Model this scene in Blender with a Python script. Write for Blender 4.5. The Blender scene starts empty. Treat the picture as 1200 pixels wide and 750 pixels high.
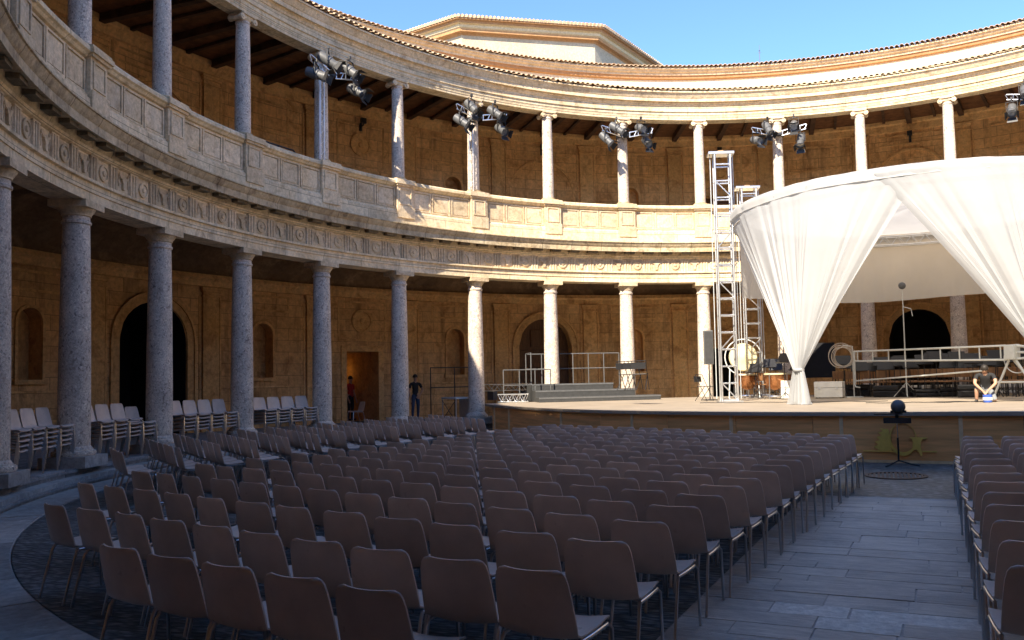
import bpy, bmesh, math, random
from mathutils import Vector, Matrix
import numpy as np
R_ = math.radians
sin, cos, pi = math.sin, math.cos, math.pi
S = bpy.context.scene
COL = S.collection

# ------------------------------------------------------------------ camera
F_PX, CAM_D, CAM_H = 982.465, 17.9097, 1.738
YAW, PITCH, ROLL = -0.356162, 0.0577619, -0.0218662
PPX, PPY = 658.69, 388.23
def ray(x, y):
    r = (x-PPX)/F_PX; u = -(y-PPY)/F_PX; fw = 1.0
    r, u = r*cos(ROLL)-u*sin(ROLL), r*sin(ROLL)+u*cos(ROLL)
    fw, u = fw*cos(PITCH)-u*sin(PITCH), fw*sin(PITCH)+u*cos(PITCH)
    return Vector((r*cos(YAW)+fw*sin(YAW), -r*sin(YAW)+fw*cos(YAW), u))
CAM = Vector((0, -CAM_D, CAM_H))
def onz(x, y, z):
    v = ray(x, y); return CAM + v*((z-CAM_H)/v.z)
def onR(x, y, R):
    v = ray(x, y); a = v.x**2+v.y**2; b = 2*(CAM.x*v.x+CAM.y*v.y); c = CAM.x**2+CAM.y**2-R*R
    return CAM + v*((-b+math.sqrt(b*b-4*a*c))/(2*a))
cd = bpy.data.cameras.new('camera'); cam = bpy.data.objects.new('camera', cd); COL.objects.link(cam)
fwd = ray(PPX, PPY).normalized(); right = (ray(PPX+100, PPY)-ray(PPX, PPY)).normalized(); up = right.cross(fwd)
M = Matrix((right, up, -fwd)).transposed().to_4x4(); M.translation = CAM
cam.matrix_world = M
cd.sensor_fit = 'HORIZONTAL'; cd.sensor_width = 36; cd.lens = F_PX/1200*36
cd.shift_x = -(PPX-600)/1200; cd.shift_y = (PPY-375)/1200
cd.clip_start = 0.05; cd.clip_end = 3000
S.camera = cam

# ------------------------------------------------------------------ light
SUN_AZ, SUN_EL = R_(264.3), R_(39.0)          # azimuth is the angle from +X where the sun stands
sdir = Vector((cos(SUN_AZ)*cos(SUN_EL), sin(SUN_AZ)*cos(SUN_EL), sin(SUN_EL)))
W = bpy.data.worlds.new('World'); S.world = W; W.use_nodes = True
nt = W.node_tree; nt.nodes.clear()
sky = nt.nodes.new('ShaderNodeTexSky'); sky.sky_type = 'NISHITA'; sky.sun_disc = False
sky.sun_elevation = SUN_EL; sky.sun_rotation = pi/2-SUN_AZ
sky.altitude = 3000; sky.air_density = 1.0; sky.dust_density = 0.0; sky.ozone_density = 6.5
bg = nt.nodes.new('ShaderNodeBackground'); bg.inputs[1].default_value = 0.108
wo = nt.nodes.new('ShaderNodeOutputWorld')
nt.links.new(sky.outputs[0], bg.inputs[0]); nt.links.new(bg.outputs[0], wo.inputs[0])
sl = bpy.data.lights.new('sun', 'SUN'); sl.energy = 3.05; sl.angle = R_(0.53); sl.color = (1.0, 0.89, 0.72)
so = bpy.data.objects.new('sun', sl); COL.objects.link(so)
so.rotation_euler = (-sdir).to_track_quat('-Z', 'Y').to_euler()
so.location = (0, 0, 40)
S.view_settings.view_transform = 'Standard'; S.view_settings.look = 'None'
S.view_settings.gamma = 1; S.view_settings.use_curve_mapping = False
S.view_settings.exposure = 2.02
S.cycles.diffuse_bounces = 8; S.cycles.max_bounces = 14

# ------------------------------------------------------------------ helpers
def tag(o, label, cat, group=None):
    o['label'] = label; o['category'] = cat
    if group: o['group'] = group
    return o
def empty(name, loc=(0,0,0), rz=0.0, parent=None):
    o = bpy.data.objects.new(name, None); COL.objects.link(o)
    o.location = loc; o.rotation_euler = (0,0,rz); o.empty_display_size = 0.1
    if parent: o.parent = parent
    return o
class MB:
    def __init__(s): s.v = []; s.f = []; s.uv = []
    def add(s, vs, fs):
        n = len(s.v); s.v += [tuple(v) for v in vs]; s.f += [tuple(i+n for i in f) for f in fs]; return s
    def box(s, x0, x1, y0, y1, z0, z1, m=None):
        vs = [Vector((x,y,z)) for z in (z0,z1) for y in (y0,y1) for x in (x0,x1)]
        if m: vs = [m @ v for v in vs]
        return s.add(vs, [(0,2,3,1),(4,5,7,6),(0,1,5,4),(1,3,7,5),(3,2,6,7),(2,0,4,6)])
    def tube(s, pts, r, n=8, cap=True, r2=None):
        pts = [Vector(p) for p in pts]; m = len(pts); rs = r if isinstance(r, (list,tuple)) else [r]*m
        vs = []; fs = []; ref = None
        for i, p in enumerate(pts):
            d = (pts[min(i+1,m-1)]-pts[max(i-1,0)]).normalized()
            if ref is None:
                ref = Vector((0,0,1)) if abs(d.z) < .9 else Vector((1,0,0))
            a = (ref - d*ref.dot(d))
            if a.length < 1e-4: a = d.orthogonal()
            a.normalize(); b = d.cross(a); ref = a
            for k in range(n):
                t = 2*pi*k/n; vs.append(p+(a*cos(t)+b*sin(t))*rs[i])
        for i in range(m-1):
            for k in range(n):
                fs.append((i*n+k, i*n+(k+1)%n, (i+1)*n+(k+1)%n, (i+1)*n+k))
        if cap: fs += [tuple(range(n))[::-1], tuple((m-1)*n+k for k in range(n))]
        return s.add(vs, fs)
    def lathe(s, prof, n=24, m=None, cap=True, a0=0, a1=2*pi):
        full = abs(a1-a0-2*pi) < 1e-6; c = n if full else n+1
        vs = []; fs = []
        for r, z in prof:
            for k in range(c):
                t = a0+(a1-a0)*k/n; vs.append(Vector((r*cos(t), r*sin(t), z)))
        if m: vs = [m @ v for v in vs]
        for i in range(len(prof)-1):
            for k in range(n):
                k2 = (k+1) % c
                fs.append((i*c+k, i*c+k2, (i+1)*c+k2, (i+1)*c+k))
        if cap and full: fs += [tuple(range(c))[::-1], tuple((len(prof)-1)*c+k for k in range(c))]
        return s.add(vs, fs)
    def prism(s, poly, z0, z1, m=None):
        n = len(poly); vs = [Vector((x,y,z0)) for x,y in poly]+[Vector((x,y,z1)) for x,y in poly]
        if m: vs = [m @ v for v in vs]
        return s.add(vs, [tuple(range(n))[::-1], tuple(range(n,2*n))]+[(i,(i+1)%n,n+(i+1)%n,n+i) for i in range(n)])
    def mesh(s, name, mat, smooth=False, angle=None):
        me = bpy.data.meshes.new(name); me.from_pydata(s.v, [], s.f)
        if mat: me.materials.append(mat)
        if smooth:
            me.polygons.foreach_set('use_smooth', [True]*len(me.polygons))
            if angle is not None:
                me.set_sharp_from_angle(angle=R_(angle))
        me.update(); return me
    def build(s, name, mat, parent=None, smooth=False, angle=35, loc=None, rz=None):
        return link(name, s.mesh(name, mat, smooth, angle), parent, loc, rz)
def link(name, me, parent=None, loc=None, rz=None):
    o = bpy.data.objects.new(name, me); COL.objects.link(o)
    if parent: o.parent = parent
    if loc is not None: o.location = loc
    if rz is not None: o.rotation_euler = (0,0,rz)
    return o
def bevel(o, w=0.01, seg=2):
    m = o.modifiers.new('bevel', 'BEVEL'); m.width = w; m.segments = seg; m.limit_method = 'ANGLE'; m.angle_limit = R_(40); return o
def polar(R, a, z=0.0): return Vector((R*cos(a), R*sin(a), z))
def ring_frame(R, a, z=0.0):
    """local +y outward from the court's centre, +x along the ring, +z up"""
    m = Matrix.Rotation(a-pi/2, 4, 'Z'); m.translation = polar(R, a, z); return m
def ring_strip(prof, a0, a1, n):
    """sweep an open (R,z) profile round the court, with UVs in metres"""
    full = abs(a1-a0-2*pi) < 1e-6
    c = n if full else n+1
    vs = []; fs = []; uvs = []
    L = [0]
    for i in range(1, len(prof)): L.append(L[-1]+math.dist(prof[i], prof[i-1]))
    for r, z in prof:
        for k in range(c):
            t = a0+(a1-a0)*k/n; vs.append((r*cos(t), r*sin(t), z))
    for i in range(len(prof)-1):
        for k in range(n):
            k2 = (k+1) % c
            fs.append((i*c+k, (i+1)*c+k, (i+1)*c+k2, i*c+k2))
            u0 = (a0+(a1-a0)*k/n)*prof[0][0]; u1 = (a0+(a1-a0)*(k+1)/n)*prof[0][0]
            w0 = L[i]+prof[0][1]; w1 = L[i+1]+prof[0][1]
            uvs += [(u0,w0),(u0,w1),(u1,w1),(u1,w0)]
    return vs, fs, uvs
def ring_obj(name, prof, mat, parent, a0=0, a1=2*pi, n=320, smooth=True):
    vs, fs, uvs = ring_strip(prof, a0, a1, n)
    me = bpy.data.meshes.new(name); me.from_pydata(vs, [], fs)
    uv = me.uv_layers.new(name='uv'); uv.data.foreach_set('uv', [c for p in uvs for c in p])
    me.materials.append(mat)
    if smooth:
        me.polygons.foreach_set('use_smooth', [True]*len(fs)); me.set_sharp_from_angle(angle=R_(20))
    me.update(); return link(name, me, parent)

# ------------------------------------------------------------------ materials
MATS = {}
def newmat(name):
    m = bpy.data.materials.new(name); m.use_nodes = True; t = m.node_tree
    b = t.nodes['Principled BSDF']; MATS[name] = m
    return m, t, b
def N(t, typ, **kw):
    n = t.nodes.new(typ)
    for k, v in kw.items(): setattr(n, k, v)
    return n
def ramp(t, fac, stops):
    r = N(t, 'ShaderNodeValToRGB'); e = r.color_ramp.elements
    while len(e) < len(stops): e.new(0.5)
    for i, (p, c) in enumerate(stops): e[i].position = p; e[i].color = (*c, 1)
    t.links.new(fac, r.inputs[0]); return r.outputs[0]
def mixc(t, fac, a, b, mode='MIX'):
    m = N(t, 'ShaderNodeMix', data_type='RGBA', blend_type=mode)
    for s_, v in ((m.inputs[0], fac), (m.inputs[6], a), (m.inputs[7], b)):
        if hasattr(v, 'node'): t.links.new(v, s_)
        else: s_.default_value = v if not isinstance(v, tuple) else (*v, 1)[:4]
    return m.outputs[2]
def noise(t, scale, detail=4, rough=.55, vec=None, dist=0):
    n = N(t, 'ShaderNodeTexNoise'); n.inputs['Scale'].default_value = scale; n.inputs['Detail'].default_value = detail
    n.inputs['Roughness'].default_value = rough; n.inputs['Distortion'].default_value = dist
    if vec is not None: t.links.new(vec, n.inputs['Vector'])
    return n.outputs[0]
def objvec(t, scale=(1,1,1), rnd=True):
    tc = N(t, 'ShaderNodeTexCoord'); mp = N(t, 'ShaderNodeMapping'); mp.inputs['Scale'].default_value = scale
    t.links.new(tc.outputs['Object'], mp.inputs['Vector'])
    if rnd:
        oi = N(t, 'ShaderNodeObjectInfo'); ml = N(t, 'ShaderNodeMath', operation='MULTIPLY'); ml.inputs[1].default_value = 37
        t.links.new(oi.outputs['Random'], ml.inputs[0])
        cb = N(t, 'ShaderNodeCombineXYZ'); t.links.new(ml.outputs[0], cb.inputs[0]); t.links.new(ml.outputs[0], cb.inputs[1])
        t.links.new(cb.outputs[0], mp.inputs['Location'])
    return mp.outputs[0]
def bump(t, b, h, strength=.3, dist=.02):
    n = N(t, 'ShaderNodeBump'); n.inputs['Strength'].default_value = strength; n.inputs['Distance'].default_value = dist
    t.links.new(h, n.inputs['Height']); t.links.new(n.outputs[0], b.inputs['Normal']); return n
def stone(name, c1, c2, c3=None, big=.7, fine=14, bumpk=.35, rough=.85, joints=None, pits=True, streak=0.0, streakcol=(.05,.04,.03), var=.25):
    m, t, b = newmat(name); v = objvec(t)
    col = mixc(t, ramp(t, noise(t, big, 6, .6, v), [(.32,(0,0,0)),(.68,(1,1,1))]), c1, c2)
    if c3: col = mixc(t, ramp(t, noise(t, big*2.7, 5, .65, v, .6), [(.52,(0,0,0)),(.72,(1,1,1))]), col, c3)
    fn = noise(t, fine, 5, .7, v)
    col = mixc(t, .55, col, ramp(t, fn, [(.25,(.45,.45,.45)),(.75,(1.5,1.5,1.5))]), 'MULTIPLY')
    h = fn
    oi = N(t, 'ShaderNodeObjectInfo')
    col = mixc(t, 1.0, col, ramp(t, oi.outputs['Random'], [(0,(1-var,)*3),(1,(1+var*.6,)*3)]), 'MULTIPLY')
    if streak:
        vs_ = objvec(t, (1,1,.12)); sn = noise(t, 2.2, 5, .7, vs_)
        col = mixc(t, ramp(t, sn, [(.5,(0,0,0)),(.75,(streak,)*3)]), col, streakcol)
    if joints:
        w, hh, depth, dark = joints
        uvn = N(t, 'ShaderNodeTexCoord'); br = N(t, 'ShaderNodeTexBrick')
        br.inputs['Scale'].default_value = 1; br.inputs['Brick Width'].default_value = w; br.inputs['Row Height'].default_value = hh
        br.inputs['Mortar Size'].default_value = depth; br.inputs['Mortar Smooth'].default_value = .3; br.inputs['Bias'].default_value = 0
        br.inputs['Color1'].default_value = (.90,.90,.90,1); br.inputs['Color2'].default_value = (1.06,1.06,1.06,1); br.inputs['Mortar'].default_value = (dark,dark,dark,1)
        t.links.new(uvn.outputs['UV'], br.inputs['Vector'])
        col = mixc(t, 1.0, col, br.outputs['Color'], 'MULTIPLY')
        sb = N(t, 'ShaderNodeMath', operation='SUBTRACT'); t.links.new(fn, sb.inputs[0]); t.links.new(br.outputs['Fac'], sb.inputs[1]); h = sb.outputs[0]
    t.links.new(col, b.inputs['Base Color']); b.inputs['Roughness'].default_value = rough
    b.inputs['Specular IOR Level'].default_value = .25
    bump(t, b, h, bumpk, .03)
    return m
def conglomerate(name):
    m, t, b = newmat(name); v = objvec(t, (1,1,.8))
    def peb(scale, stops):
        vo = N(t, 'ShaderNodeTexVoronoi'); vo.inputs['Scale'].default_value = scale; t.links.new(v, vo.inputs['Vector'])
        sep = N(t, 'ShaderNodeSeparateColor'); t.links.new(vo.outputs['Color'], sep.inputs[0])
        return ramp(t, sep.outputs[0], stops), vo.outputs['Distance']
    c1, d1 = peb(34, [(0,(.22,.18,.155)),(.3,(.55,.46,.38)),(.6,(.72,.61,.50)),(.85,(.40,.31,.25)),(1,(.90,.81,.68))])
    c2, d2 = peb(80, [(0,(.40,.33,.27)),(.5,(.63,.54,.44)),(1,(.80,.71,.58))])
    col = mixc(t, ramp(t, noise(t, 11, 4, .6, v), [(.42,(0,0,0)),(.58,(1,1,1))]), c1, c2)
    col = mixc(t, .7, col, ramp(t, noise(t, 2.5, 5, .65, v), [(.3,(.68,.66,.65)),(.7,(1.28,1.25,1.2))]), 'MULTIPLY')
    t.links.new(col, b.inputs['Base Color']); b.inputs['Roughness'].default_value = .65; b.inputs['Specular IOR Level'].default_value = .3
    bump(t, b, noise(t, 60, 4, .6, v), .3, .01); return m
def plain(name, c, rough=.5, metal=0, var=.12, spec=.5, nscale=6, bumpk=0, grain=None):
    m, t, b = newmat(name); v = objvec(t, grain or (1,1,1))
    col = mixc(t, 1.0, c, ramp(t, noise(t, nscale, 4, .6, v), [(.3,(1-var,)*3),(.7,(1+var,)*3)]), 'MULTIPLY')
    t.links.new(col, b.inputs['Base Color']); b.inputs['Roughness'].default_value = rough; b.inputs['Metallic'].default_value = metal
    b.inputs['Specular IOR Level'].default_value = spec
    if bumpk: bump(t, b, noise(t, nscale*4, 4, .6, v), bumpk, .01)
    return m
M_col = conglomerate('conglomerate_stone')
M_lime = stone('pale_limestone', (.68,.52,.31), (.76,.63,.43), (.46,.34,.20), .9, 10, .5, joints=(1.55,.45,.008,.45), streak=.5, streakcol=(.20,.17,.13))
M_limep = stone('carved_limestone', (.66,.50,.30), (.75,.61,.42), (.45,.32,.19), 1.3, 12, .5, streak=.4, streakcol=(.2,.17,.13), var=.18)
M_cornice = stone('weathered_cornice_stone', (.48,.36,.21), (.60,.49,.32), (.22,.155,.095), 1.1, 9, .8, joints=(1.2,3,.01,.4), streak=.6, streakcol=(.08,.06,.045))
M_wall = stone('ochre_ashlar', (.64,.355,.14), (.72,.44,.20), (.40,.20,.07), .55, 7, .5, joints=(.95,.42,.01,.55), streak=.75, streakcol=(.15,.075,.03))
M_wallp = stone('ochre_trim', (.67,.375,.14), (.75,.47,.21), (.42,.21,.075), .8, 9, .5, streak=.4, streakcol=(.17,.085,.04), var=.15)
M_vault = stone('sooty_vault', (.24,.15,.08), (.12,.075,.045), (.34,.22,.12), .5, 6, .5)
M_plast = stone('cream_plaster', (.70,.56,.34), (.75,.63,.42), None, .6, 9, .2)
M_plastw = stone('pale_plaster', (.52,.44,.31), (.46,.37,.25), None, .35, 9, .2, streak=.3, streakcol=(.45,.36,.25))
M_terra = stone('terracotta_band', (.40,.215,.095), (.47,.27,.13), None, .8, 10, .3)
M_tile = stone('clay_tile', (.52,.34,.20), (.64,.48,.31), (.38,.31,.23), 2.2, 12, .4)
def slabmat():
    m, t, b = newmat('grey_slab'); v = objvec(t, (1,7,1)); v2 = objvec(t)
    col = ramp(t, noise(t, 2.2, 7, .7, v, .4), [(.28,(.39,.345,.295)),(.5,(.53,.475,.405)),(.72,(.67,.61,.515))])
    col = mixc(t, .7, col, ramp(t, noise(t, 9, 6, .75, v), [(.3,(.62,.62,.63)),(.7,(1.3,1.3,1.28))]), 'MULTIPLY')
    col = mixc(t, .5, col, ramp(t, noise(t, .8, 4, .6, v2), [(.3,(.75,.75,.77)),(.7,(1.2,1.19,1.17))]), 'MULTIPLY')
    ge = N(t, 'ShaderNodeNewGeometry')
    col = mixc(t, .8, col, ramp(t, noise(t, 1.1, 6, .65, ge.outputs['Position'], .8), [(.3,(.66,.66,.68)),(.5,(1,1,1)),(.7,(1.22,1.2,1.16))]), 'MULTIPLY')
    oi = N(t, 'ShaderNodeObjectInfo')
    col = mixc(t, 1.0, col, ramp(t, oi.outputs['Random'], [(0,(.88,.88,.885)),(1,(1.10,1.10,1.095))]), 'MULTIPLY')
    t.links.new(col, b.inputs['Base Color']); b.inputs['Roughness'].default_value = .6; b.inputs['Specular IOR Level'].default_value = .35
    bump(t, b, noise(t, 7, 7, .75, v, .5), .7, .02); return m
M_pave = slabmat()
M_pale = stone('pale_patch_slab', (.78,.71,.60), (.58,.53,.46), (.85,.80,.70), 3.2, 12, .7, var=.05)
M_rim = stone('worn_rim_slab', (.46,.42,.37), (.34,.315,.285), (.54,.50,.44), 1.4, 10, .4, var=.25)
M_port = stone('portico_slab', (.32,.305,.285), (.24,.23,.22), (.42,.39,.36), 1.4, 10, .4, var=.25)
M_earth = stone('dusty_ground', (.24,.20,.15), (.30,.26,.20), None, .05, 2, .2)
def cobble():
    m, t, b = newmat('dark_cobble'); v = objvec(t, (9,24,9), False)
    vo = N(t, 'ShaderNodeTexVoronoi'); vo.inputs['Scale'].default_value = 1; t.links.new(v, vo.inputs['Vector'])
    sep = N(t, 'ShaderNodeSeparateColor'); t.links.new(vo.outputs['Color'], sep.inputs[0])
    col = ramp(t, sep.outputs[0], [(0,(.10,.108,.105)),(.5,(.17,.178,.172)),(1,(.26,.262,.25))])
    col = mixc(t, ramp(t, vo.outputs['Distance'], [(.3,(0,0,0)),(.62,(1,1,1))]), col, (.06,.064,.062))
    v2 = objvec(t, (1,1,1), False)
    col = mixc(t, .7, col, ramp(t, noise(t, .9, 5, .6, v2), [(.3,(.6,.62,.64)),(.7,(1.35,1.34,1.3))]), 'MULTIPLY')
    t.links.new(col, b.inputs['Base Color']); b.inputs['Roughness'].default_value = .55; b.inputs['Specular IOR Level'].default_value = .4
    inv = N(t, 'ShaderNodeMath', operation='SUBTRACT'); inv.inputs[0].default_value = 1; t.links.new(vo.outputs['Distance'], inv.inputs[1])
    bump(t, b, inv.outputs[0], .6, .03); return m
M_cob = cobble()
def shellmat():
    m, t, b = newmat('brown_plastic'); v = objvec(t)
    oi = N(t, 'ShaderNodeObjectInfo')
    col = mixc(t, 1.0, (.60,.475,.385), ramp(t, oi.outputs['Random'], [(0,(.82,.82,.84)),(1,(1.15,1.12,1.1))]), 'MULTIPLY')
    col = mixc(t, .5, col, ramp(t, noise(t, 5, 5, .6, v), [(.3,(.8,.8,.8)),(.7,(1.2,1.2,1.2))]), 'MULTIPLY')
    t.links.new(col, b.inputs['Base Color'])
    col = mixc(t, ramp(t, noise(t, 14, 7, .75, v, .8), [(.60,(0,0,0)),(.78,(.45,.45,.45))]), col, (.60,.54,.48))
    t.links.new(col, b.inputs['Base Color'])
    t.links.new(ramp(t, noise(t, 9, 4, .6, v), [(.3,(.26,.26,.26)),(.7,(.52,.52,.52))]), b.inputs['Roughness'])
    b.inputs['Specular IOR Level'].default_value = .5
    bump(t, b, noise(t, 260, 2, .5, v), .12, .002); return m
M_shell = shellmat()
M_chrome = plain('dull_chrome', (.55,.55,.56), .28, 1.0, .1)
M_alu = plain('aluminium_truss', (.72,.73,.74), .38, 1.0, .1)
M_aluw = plain('pale_painted_metal', (.62,.64,.62), .45, .2, .1)
M_black = plain('black_metal', (.018,.018,.02), .45, 0, .2)
M_blackc = plain('black_cloth', (.014,.014,.016), .9, 0, .2)
M_dgrey = plain('dark_grey_paint', (.10,.10,.10), .5, 0, .15)
M_lens = plain('lamp_glass', (.10,.12,.16), .08, 0, .05, 1.0)
M_beam = plain('dark_timber', (.085,.045,.025), .75, 0, .45, .3, 3, .3, (1,1,1))
M_ceil = plain('ceiling_boards', (.17,.075,.03), .8, 0, .4, .3, 4, .3, (1,1,1))
M_door = plain('old_door_timber', (.115,.055,.024), .65, 0, .35, .4, 4, .3, (6,6,.8))
M_dark = plain('unlit_room', (.02,.016,.013), .9, 0, .2)  # near-black colour paints in the darkness of the rooms behind the doorways
M_deck = plain('stage_deck_boards', (.33,.27,.205), .7, 0, .12, .3, 1.2, .1)
M_ply = plain('brown_ply_panel', (.78,.40,.15), .6, 0, .25, .12, 2.0, .1, (.35,.35,5))
M_batten = plain('tan_batten', (.74,.54,.30), .55, 0, .15)
M_emb = plain('ochre_emblem_paint', (.80,.57,.13), .6, 0, .12, .15)
M_grey = plain('grey_riser_carpet', (.05,.05,.05), .9, 0, .15, .2, 9, .2)
M_white = plain('white_paint', (.74,.74,.72), .5, 0, .06)
M_case = plain('pale_case_board', (.62,.60,.55), .6, 0, .1)
M_skin = plain('skin', (.45,.26,.17), .55, 0, .08)
M_hair = plain('dark_hair', (.02,.015,.012), .6, 0, .2)
M_tblack = plain('black_shirt', (.018,.018,.02), .85, 0, .2)
M_jean = plain('blue_jeans', (.035,.06,.12), .85, 0, .2)
M_short = plain('grey_shorts', (.20,.21,.22), .85, 0, .15)
M_red = plain('red_shirt', (.50,.03,.025), .8, 0, .15)
M_shoe = plain('dark_shoe', (.03,.03,.035), .6, 0, .2)
M_blue = plain('blue_plastic', (.05,.12,.50), .4, 0, .1)
M_skin_drum = plain('drum_skin', (.62,.54,.33), .5, 0, .12)
M_copper = plain('timpani_copper', (.55,.26,.12), .25, 1.0, .12)
M_wood = plain('orchestra_wood', (.26,.13,.055), .45, 0, .3, .5, 5, 0, (3,3,.6))
M_iron = plain('rusty_grate', (.13,.085,.06), .7, .4, .3)
M_cable = plain('pale_hose', (.55,.48,.40), .5, 0, .12)
def cloth(name, c, tr, clear=0.0):
    m, t, b = newmat(name); v = objvec(t)
    col = mixc(t, 1.0, c, ramp(t, noise(t, .8, 4, .6, v), [(.3,(.95,.95,.95)),(.7,(1.04,1.04,1.04))]), 'MULTIPLY')
    t.links.new(col, b.inputs['Base Color']); b.inputs['Roughness'].default_value = .9; b.inputs['Specular IOR Level'].default_value = .1
    tl = N(t, 'ShaderNodeBsdfTranslucent'); t.links.new(col, tl.inputs[0])
    mx = N(t, 'ShaderNodeMixShader'); mx.inputs[0].default_value = tr
    t.links.new(b.outputs[0], mx.inputs[1]); t.links.new(tl.outputs[0], mx.inputs[2])
    tpn = N(t, 'ShaderNodeBsdfTransparent'); mx2 = N(t, 'ShaderNodeMixShader'); mx2.inputs[0].default_value = clear
    t.links.new(mx.outputs[0], mx2.inputs[1]); t.links.new(tpn.outputs[0], mx2.inputs[2])
    bump(t, b, noise(t, 3.5, 5, .6, v), .25, .03)
    t.links.new(mx2.outputs[0], t.nodes['Material Output'].inputs[0]); return m
M_sheer = cloth('white_voile', (.55,.56,.57), .34, .12)
M_canvas = cloth('off_white_canvas', (.66,.65,.63), .45)

# ------------------------------------------------------------------ ground
PH = 3.545502                      # angle of the first visible column
STEP = 2*pi/32
def colang(k): return PH - k*STEP
def bay(k): return PH - (k+.5)*STEP
def ground_sheet():
    b = MB(); b.lathe([(0.01,-.12),(30,-.12),(200,-.12),(1500,-.12)], 48, cap=False)
    o = b.build('ground', M_earth); o['kind'] = 'structure'; return o
ground_sheet()
court = MB().lathe([(0.001,0),(4,0),(8,0),(14.42,0),(14.42,-.1)], 192, cap=False).build('courtyard_cobbles', M_cob); court['kind'] = 'structure'
rng = random.Random(5)
def sector_mesh(R0, R1, da, z0, z1, n=3, gap=.006):
    b = MB(); vs = []
    for z in (z0, z1):
        for R in (R0+gap, R1-gap):
            for k in range(n+1):
                a = -da/2+gap/R+(da-2*gap/R)*k/n; vs.append((R*cos(a), R*sin(a), z))
    m = n+1; fs = []
    for k in range(n):
        fs.append((2*m+k, 3*m+k, 3*m+k+1, 2*m+k+1))        # top
        fs.append((k, k+1, 2*m+k+1, 2*m+k)); fs.append((m+k, 3*m+k, 3*m+k+1, m+k+1))
    fs += [(0, 2*m, 3*m, m), (n, m+n, 3*m+n, 2*m+n)]
    b.add(vs, fs); return b
def paved_ring(name, R0, R1, z0, z1, counts, a_lo, a_hi, mat, bedz, jitter=.004):
    bed = ring_obj(name, [(R0-.02,bedz-.05),(R0-.02,bedz),(R1+.02,bedz),(R1+.02,bedz-.05)], M_port, None, n=256); bed['kind'] = 'structure'
    n = counts; me = sector_mesh(R0, R1, 2*pi/n, z0, z1).mesh('slab', mat)
    for k in range(n):
        a = (k+.5)*2*pi/n
        if a_lo <= math.degrees(a) <= a_hi:
            o = link('slab', me, bed); o.rotation_euler = (0,0,a); o.location.z = rng.uniform(-jitter, jitter)
    return bed
paved_ring('rim_paving', 14.43, 15.04, -.06, .012, 80, 150, 262, M_rim, 0.0)
kerb = paved_ring('kerb', 15.05, 15.32, -.05, .17, 84, 150, 262, M_rim, 0.10)
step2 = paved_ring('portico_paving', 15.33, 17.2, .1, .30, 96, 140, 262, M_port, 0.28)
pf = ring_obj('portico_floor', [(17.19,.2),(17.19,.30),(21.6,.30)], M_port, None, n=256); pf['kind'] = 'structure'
# aisle of rectangular slabs across the court towards the stage
AX = R_(3.4)                       # the aisle's axis is turned this much to the right of +Y
aisle = MB().box(-1.02,1.42,-14.9,-5.35,-.05,.010).build('aisle_paving', M_rim, None, loc=(.33,0,0), rz=-AX); aisle['kind'] = 'structure'
y = -14.6; row = 0
while y < -5.7:
    d = rng.choice([.22,.26,.30,.34,.40]); x = -1.01
    if row % 2: cuts = [rng.uniform(.3,.6)]
    else: cuts = [rng.uniform(.6,1.0)]
    while x+sum(cuts) < 1.4: cuts.append(rng.uniform(.5,1.2))
    for w in cuts:
        x1 = min(x+w, 1.41)
        if x1-x > .06:
            ww, dd = x1-x-rng.uniform(.003,.010), d-rng.uniform(.002,.008)
            e = lambda: rng.uniform(-.004,.004)
            b = MB(); zt = .016+rng.uniform(-.002,.003)
            vs = [(-ww/2+e(),-dd/2+e(),0),(ww/2+e(),-dd/2+e(),0),(ww/2+e(),dd/2+e(),0),(-ww/2+e(),dd/2+e(),0)]
            b.add([(a_,b_,-.03) for a_,b_,_ in vs]+[(a_*.99,b_*.985,0) for a_,b_,_ in vs], [(4,5,6,7),(0,1,5,4),(1,2,6,5),(2,3,7,6),(3,0,4,7)])
            b.build('slab', M_pale if (-12.0 < y < -11.55 and -.5 < x < .15) else M_pave, aisle, loc=((x+x1)/2, y+d/2, zt))
        x = x1
    y += d; row += 1
# round drain grate
gp = onz(1050, 558, 0)
g = MB(); g.lathe([(.50,-.01),(.50,.012),(.44,.012),(.44,-.01)], 40, cap=False)
gr = g.build('drain_grate', M_iron, None, loc=(gp.x, gp.y, .006)); tag(gr, 'round iron drain grate in the cobbles before the stage', 'drain grate')
for k in range(-6, 7):
    w = math.sqrt(max(.001, .44**2-(k*.068)**2)); MB().box(k*.068-.018, k*.068+.018, -w, w, -.008, .010).build('bar', M_iron, gr)

# ------------------------------------------------------------------ palace
pal = empty('palace'); tag(pal, 'two-storey round stone palace court with Doric below and Ionic colonnade above', 'building')
K0, K1 = -4, 15                    # bays built in full detail
ent = ring_obj('doric_entablature', [(15.92,5.62),(15.92,5.37),(15.30,5.37),(15.30,5.54),(15.275,5.545),(15.275,5.71),(15.21,5.72),(15.21,5.775),(15.31,5.785),(15.31,6.26),(15.24,6.29),(15.20,6.36)], M_lime, pal)
cor = ring_obj('doric_cornice', [(15.20,6.36),(15.16,6.44),(15.15,6.50),(14.94,6.50),(14.94,6.48),(14.88,6.48),(14.88,6.64),(14.86,6.66),(14.82,6.72),(14.79,6.79),(14.76,6.80),(14.76,6.83),(15.18,6.90)], M_cornice, pal)
bal = ring_obj('balustrade', [(15.18,6.90),(15.20,7.30),(15.25,7.34),(15.25,7.38),(15.32,7.39),(15.32,8.10),(15.26,8.12),(15.22,8.17),(15.17,8.20),(15.17,8.28),(15.20,8.32),(15.75,8.32),(15.75,7.36)], M_lime, pal)
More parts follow.
